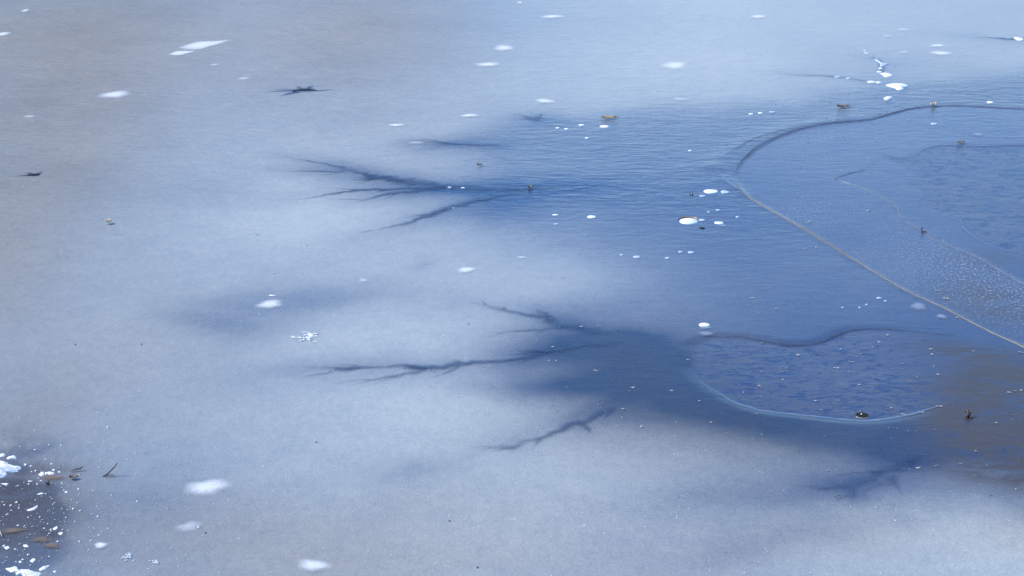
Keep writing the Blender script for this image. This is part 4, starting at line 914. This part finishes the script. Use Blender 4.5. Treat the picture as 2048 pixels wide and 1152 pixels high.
def slivers(points, label, group, scale=1.0, cat="chaff", mats=None):
    for k, (x, y) in enumerate(points):
        o = bpy.data.objects.new("chaff_sliver", SLIVERS[(k * 5 + 2) % 9])
        rng = random.Random(k * 7 + 1)
        o.location = (x, y, hz(x, y) + 0.001); o.rotation_euler = (0, 0, rng.uniform(-0.5, 0.5) + (math.pi if k % 2 else 0))
        s = scale * rng.uniform(0.42, 0.88); o.scale = (s * 1.1, s, s * 0.8)
        COL.objects.link(o)
        tag(o, label, cat, group)
slivers([(1.768, 8.280), (1.711, 8.178), (1.794, 8.164), (1.914, 8.205), (1.593, 8.032), (1.531, 7.936), (1.451, 7.860), (1.756, 7.898), (1.883, 7.761), (1.779, 7.724), (1.510, 7.658), (1.548, 7.628), (1.194, 7.718), (1.110, 7.816), (1.227, 7.860), (1.166, 8.185), (1.307, 8.026),
         (1.391, 8.039), (1.306, 7.471), (1.404, 7.471), (1.354, 7.397), (1.304, 7.363), (1.609, 7.380), (1.643, 7.308), (1.720, 7.324), (1.077, 7.640)], "pale sliver of chaff lying on the feathery puddle", "chaff on the puddle")
slivers([(1.928, 8.085), (1.920, 8.006), (2.048, 8.019), (2.196, 8.019), (2.113, 8.052), (2.322, 8.039), (1.810, 7.391), (1.733, 7.130), (2.143, 7.546), (2.168, 7.557), (2.196, 7.575), (2.098, 7.324), (2.008, 7.204), (1.849, 6.914), (1.764, 6.791), (1.666, 6.767), (1.591, 6.748), (1.813, 6.493), (2.145, 8.519),
         (1.631, 7.119), (1.655, 7.119)], "pale sliver of chaff lying on the brown ice", "chaff on the brown ice")
slivers([(1.681, 10.145), (2.052, 10.357), (2.115, 10.235), (2.167, 9.998), (2.354, 9.344), (2.134, 8.927), (2.148, 8.810), (2.458, 8.734), (2.724, 12.599), (2.551, 12.778), (2.623, 12.809), (2.166, 12.629), (2.202, 12.555)], "pale sliver of chaff lying on the blue shelf", "chaff on the shelf", 1.2)
slivers([(1.583, 9.634), (1.643, 9.643), (1.323, 9.808), (1.177, 8.483), (1.195, 8.585), (1.290, 8.644), (1.188, 8.810), (0.889, 8.927), (0.795, 7.955), (1.020, 7.297), (0.819, 7.215), (0.863, 7.552), (0.801, 7.448), (1.228, 6.724), (0.953, 6.870), (1.229, 6.493), (0.331, 8.384), (0.500, 8.342), (0.195, 8.111),
         (0.188, 8.548), (0.776, 8.927), (0.260, 9.119), (0.552, 9.176), (0.373, 7.804), (0.523, 7.604), (0.689, 7.563), (0.468, 7.358), (0.529, 7.162), (0.361, 7.408), (0.193, 7.330), (1.069, 10.513), (1.095, 10.545), (1.347, 10.503)], "pale sliver of chaff lying on open dark ice", "chaff on the dark ice", 0.9)
slivers([(-0.360, 7.810), (-0.241, 9.959), (-0.348, 7.792), (-1.439, 9.883), (-1.421, 9.912), (-1.398, 9.883), (-1.202, 9.160), (-1.224, 9.193), (-1.108, 9.688)], "pale sliver of chaff lying on milky ice", "chaff on the milky ice", 0.9)

# dark grit
for k, (x, y) in enumerate([(-2.013, 8.138), (-1.710, 8.144), (-0.207, 8.419), (-0.229, 6.271), (-0.120, 5.899), (2.268, 13.136), (2.800, 13.104), (1.798, 11.328), (2.052, 10.357), (1.393, 11.899), (3.262, 12.555), (1.937, 11.966), (1.515, 11.913), (-1.109, 6.171), (-0.791, 7.000)]):
    b = dome("grit_grain", x, y, 0.0026, 0.004, M_SPECK, rise=0.003, n=7, rings=2, seed=k, wobble=0.2)
    tag(b, "single dark grain of grit on the ice", "grit", "dark grains of grit")

# ------------------------------------------------------------------ frost flakes
def frost_cluster(label, x, y, rx, ry, count, seed, size=0.012):
    rng = random.Random(seed); V = []; F = []
    z0 = hz(x, y)
    for k in range(count):
        cx, cy = x + rng.gauss(0, 0.45) * rx, y + rng.gauss(0, 0.45) * ry
        L_, w, th = size * rng.uniform(0.5, 1.6), size * rng.uniform(0.2, 0.42), rng.uniform(-0.5, 0.5)
        b = len(V); ca, sa = math.cos(th), math.sin(th); zt = rng.uniform(0.003, 0.007)
        ring = [(-1, 0.1), (-0.3, -1), (0.5, -0.8), (1, 0.2), (0.2, 0.9), (-0.6, 0.7)]
        for (u, v) in ring:
            V.append((cx + u * L_ * ca - v * w * sa, cy + u * L_ * sa + v * w * 1.6 * ca, z0 + 0.002))
        V.append((cx, cy, z0 + zt))
        F += [(b + i, b + (i + 1) % 6, b + 6) for i in range(6)]
    return tag(mesh_obj("frost_patch", V, F, M_FROST, shade=False), label, "frost")
frost_cluster("bright white scribble of frost flakes on milky ice", -0.953, 8.239, 0.054, 0.068, 40, 1, 0.010)
frost_cluster("tiny dash of frost above the frosted bubble in the dark band", -1.187, 8.841, 0.015, 0.010, 5, 2, 0.012)
frost_cluster("fine frost sprinkle near the blurry frosted bubble", -1.350, 5.984, 0.025, 0.035, 34, 3, 0.004)
frost_cluster("second frost sprinkle beside the fine one", -1.250, 5.937, 0.021, 0.023, 26, 4, 0.004)
frost_cluster("white frost fleck at the heart of the ragged frosted patch", -1.470, 6.070, 0.011, 0.012, 12, 5, 0.005)

def sparkle_field():
    """uncountable tiny frost crystals all over the ice skin"""
    rng = np.random.default_rng(4)
    n = 16000
    y = 5.6 + (17.4 - 5.6) * rng.random(n) ** 1.7
    x = (rng.random(n) - 0.5) * (y * 0.56 + 0.6)
    d = signed_distance(x, y, CLEAR)
    keep = (d < 0.1) | (rng.random(n) < 0.18)
    corner = np.exp(-(((x + 1.5) / 0.5) ** 2 + ((y - 6.2) / 0.7) ** 2))
    keep &= rng.random(n) < 0.22 + 0.5 * corner + 0.15 * (y < 8)
    x, y = x[keep], y[keep]
    xc = -1.74 + 0.17 * rng.standard_normal(800); yc = 6.25 + 0.40 * rng.standard_normal(800)
    x = np.concatenate([x, xc]); y = np.concatenate([y, yc])
    z = ice_height(x, y)
    s = 0.0007 + 0.0016 * rng.random(len(x)) ** 5
    s[-800:] = 0.0006 + 0.0034 * rng.random(800) ** 5
    V = np.empty((len(x), 5, 3)); th = rng.random(len(x)) * 6.28
    for k in range(4):
        q = s * (0.6 + rng.random(len(x)) * 1.2); V[:, k, 0] = x + np.cos(th + k * math.pi / 2) * q * 1.2; V[:, k, 1] = y + np.sin(th + k * math.pi / 2) * q * 1.3; V[:, k, 2] = z + 0.0012
    V[:, 4, 0] = x; V[:, 4, 1] = y; V[:, 4, 2] = z + 0.0012 + s * 1.2
    F = []
    for i in range(len(x)):
        b = i * 5
        F += [(b, b + 1, b + 4), (b + 1, b + 2, b + 4), (b + 2, b + 3, b + 4), (b + 3, b, b + 4)]
    o = mesh_obj("frost_crystals", V.reshape(-1, 3), F, M_FROST, shade=False)
    o["kind"] = "stuff"
    tag(o, "fine glinting frost crystals sprinkled over the milky ice", "frost")
sparkle_field()
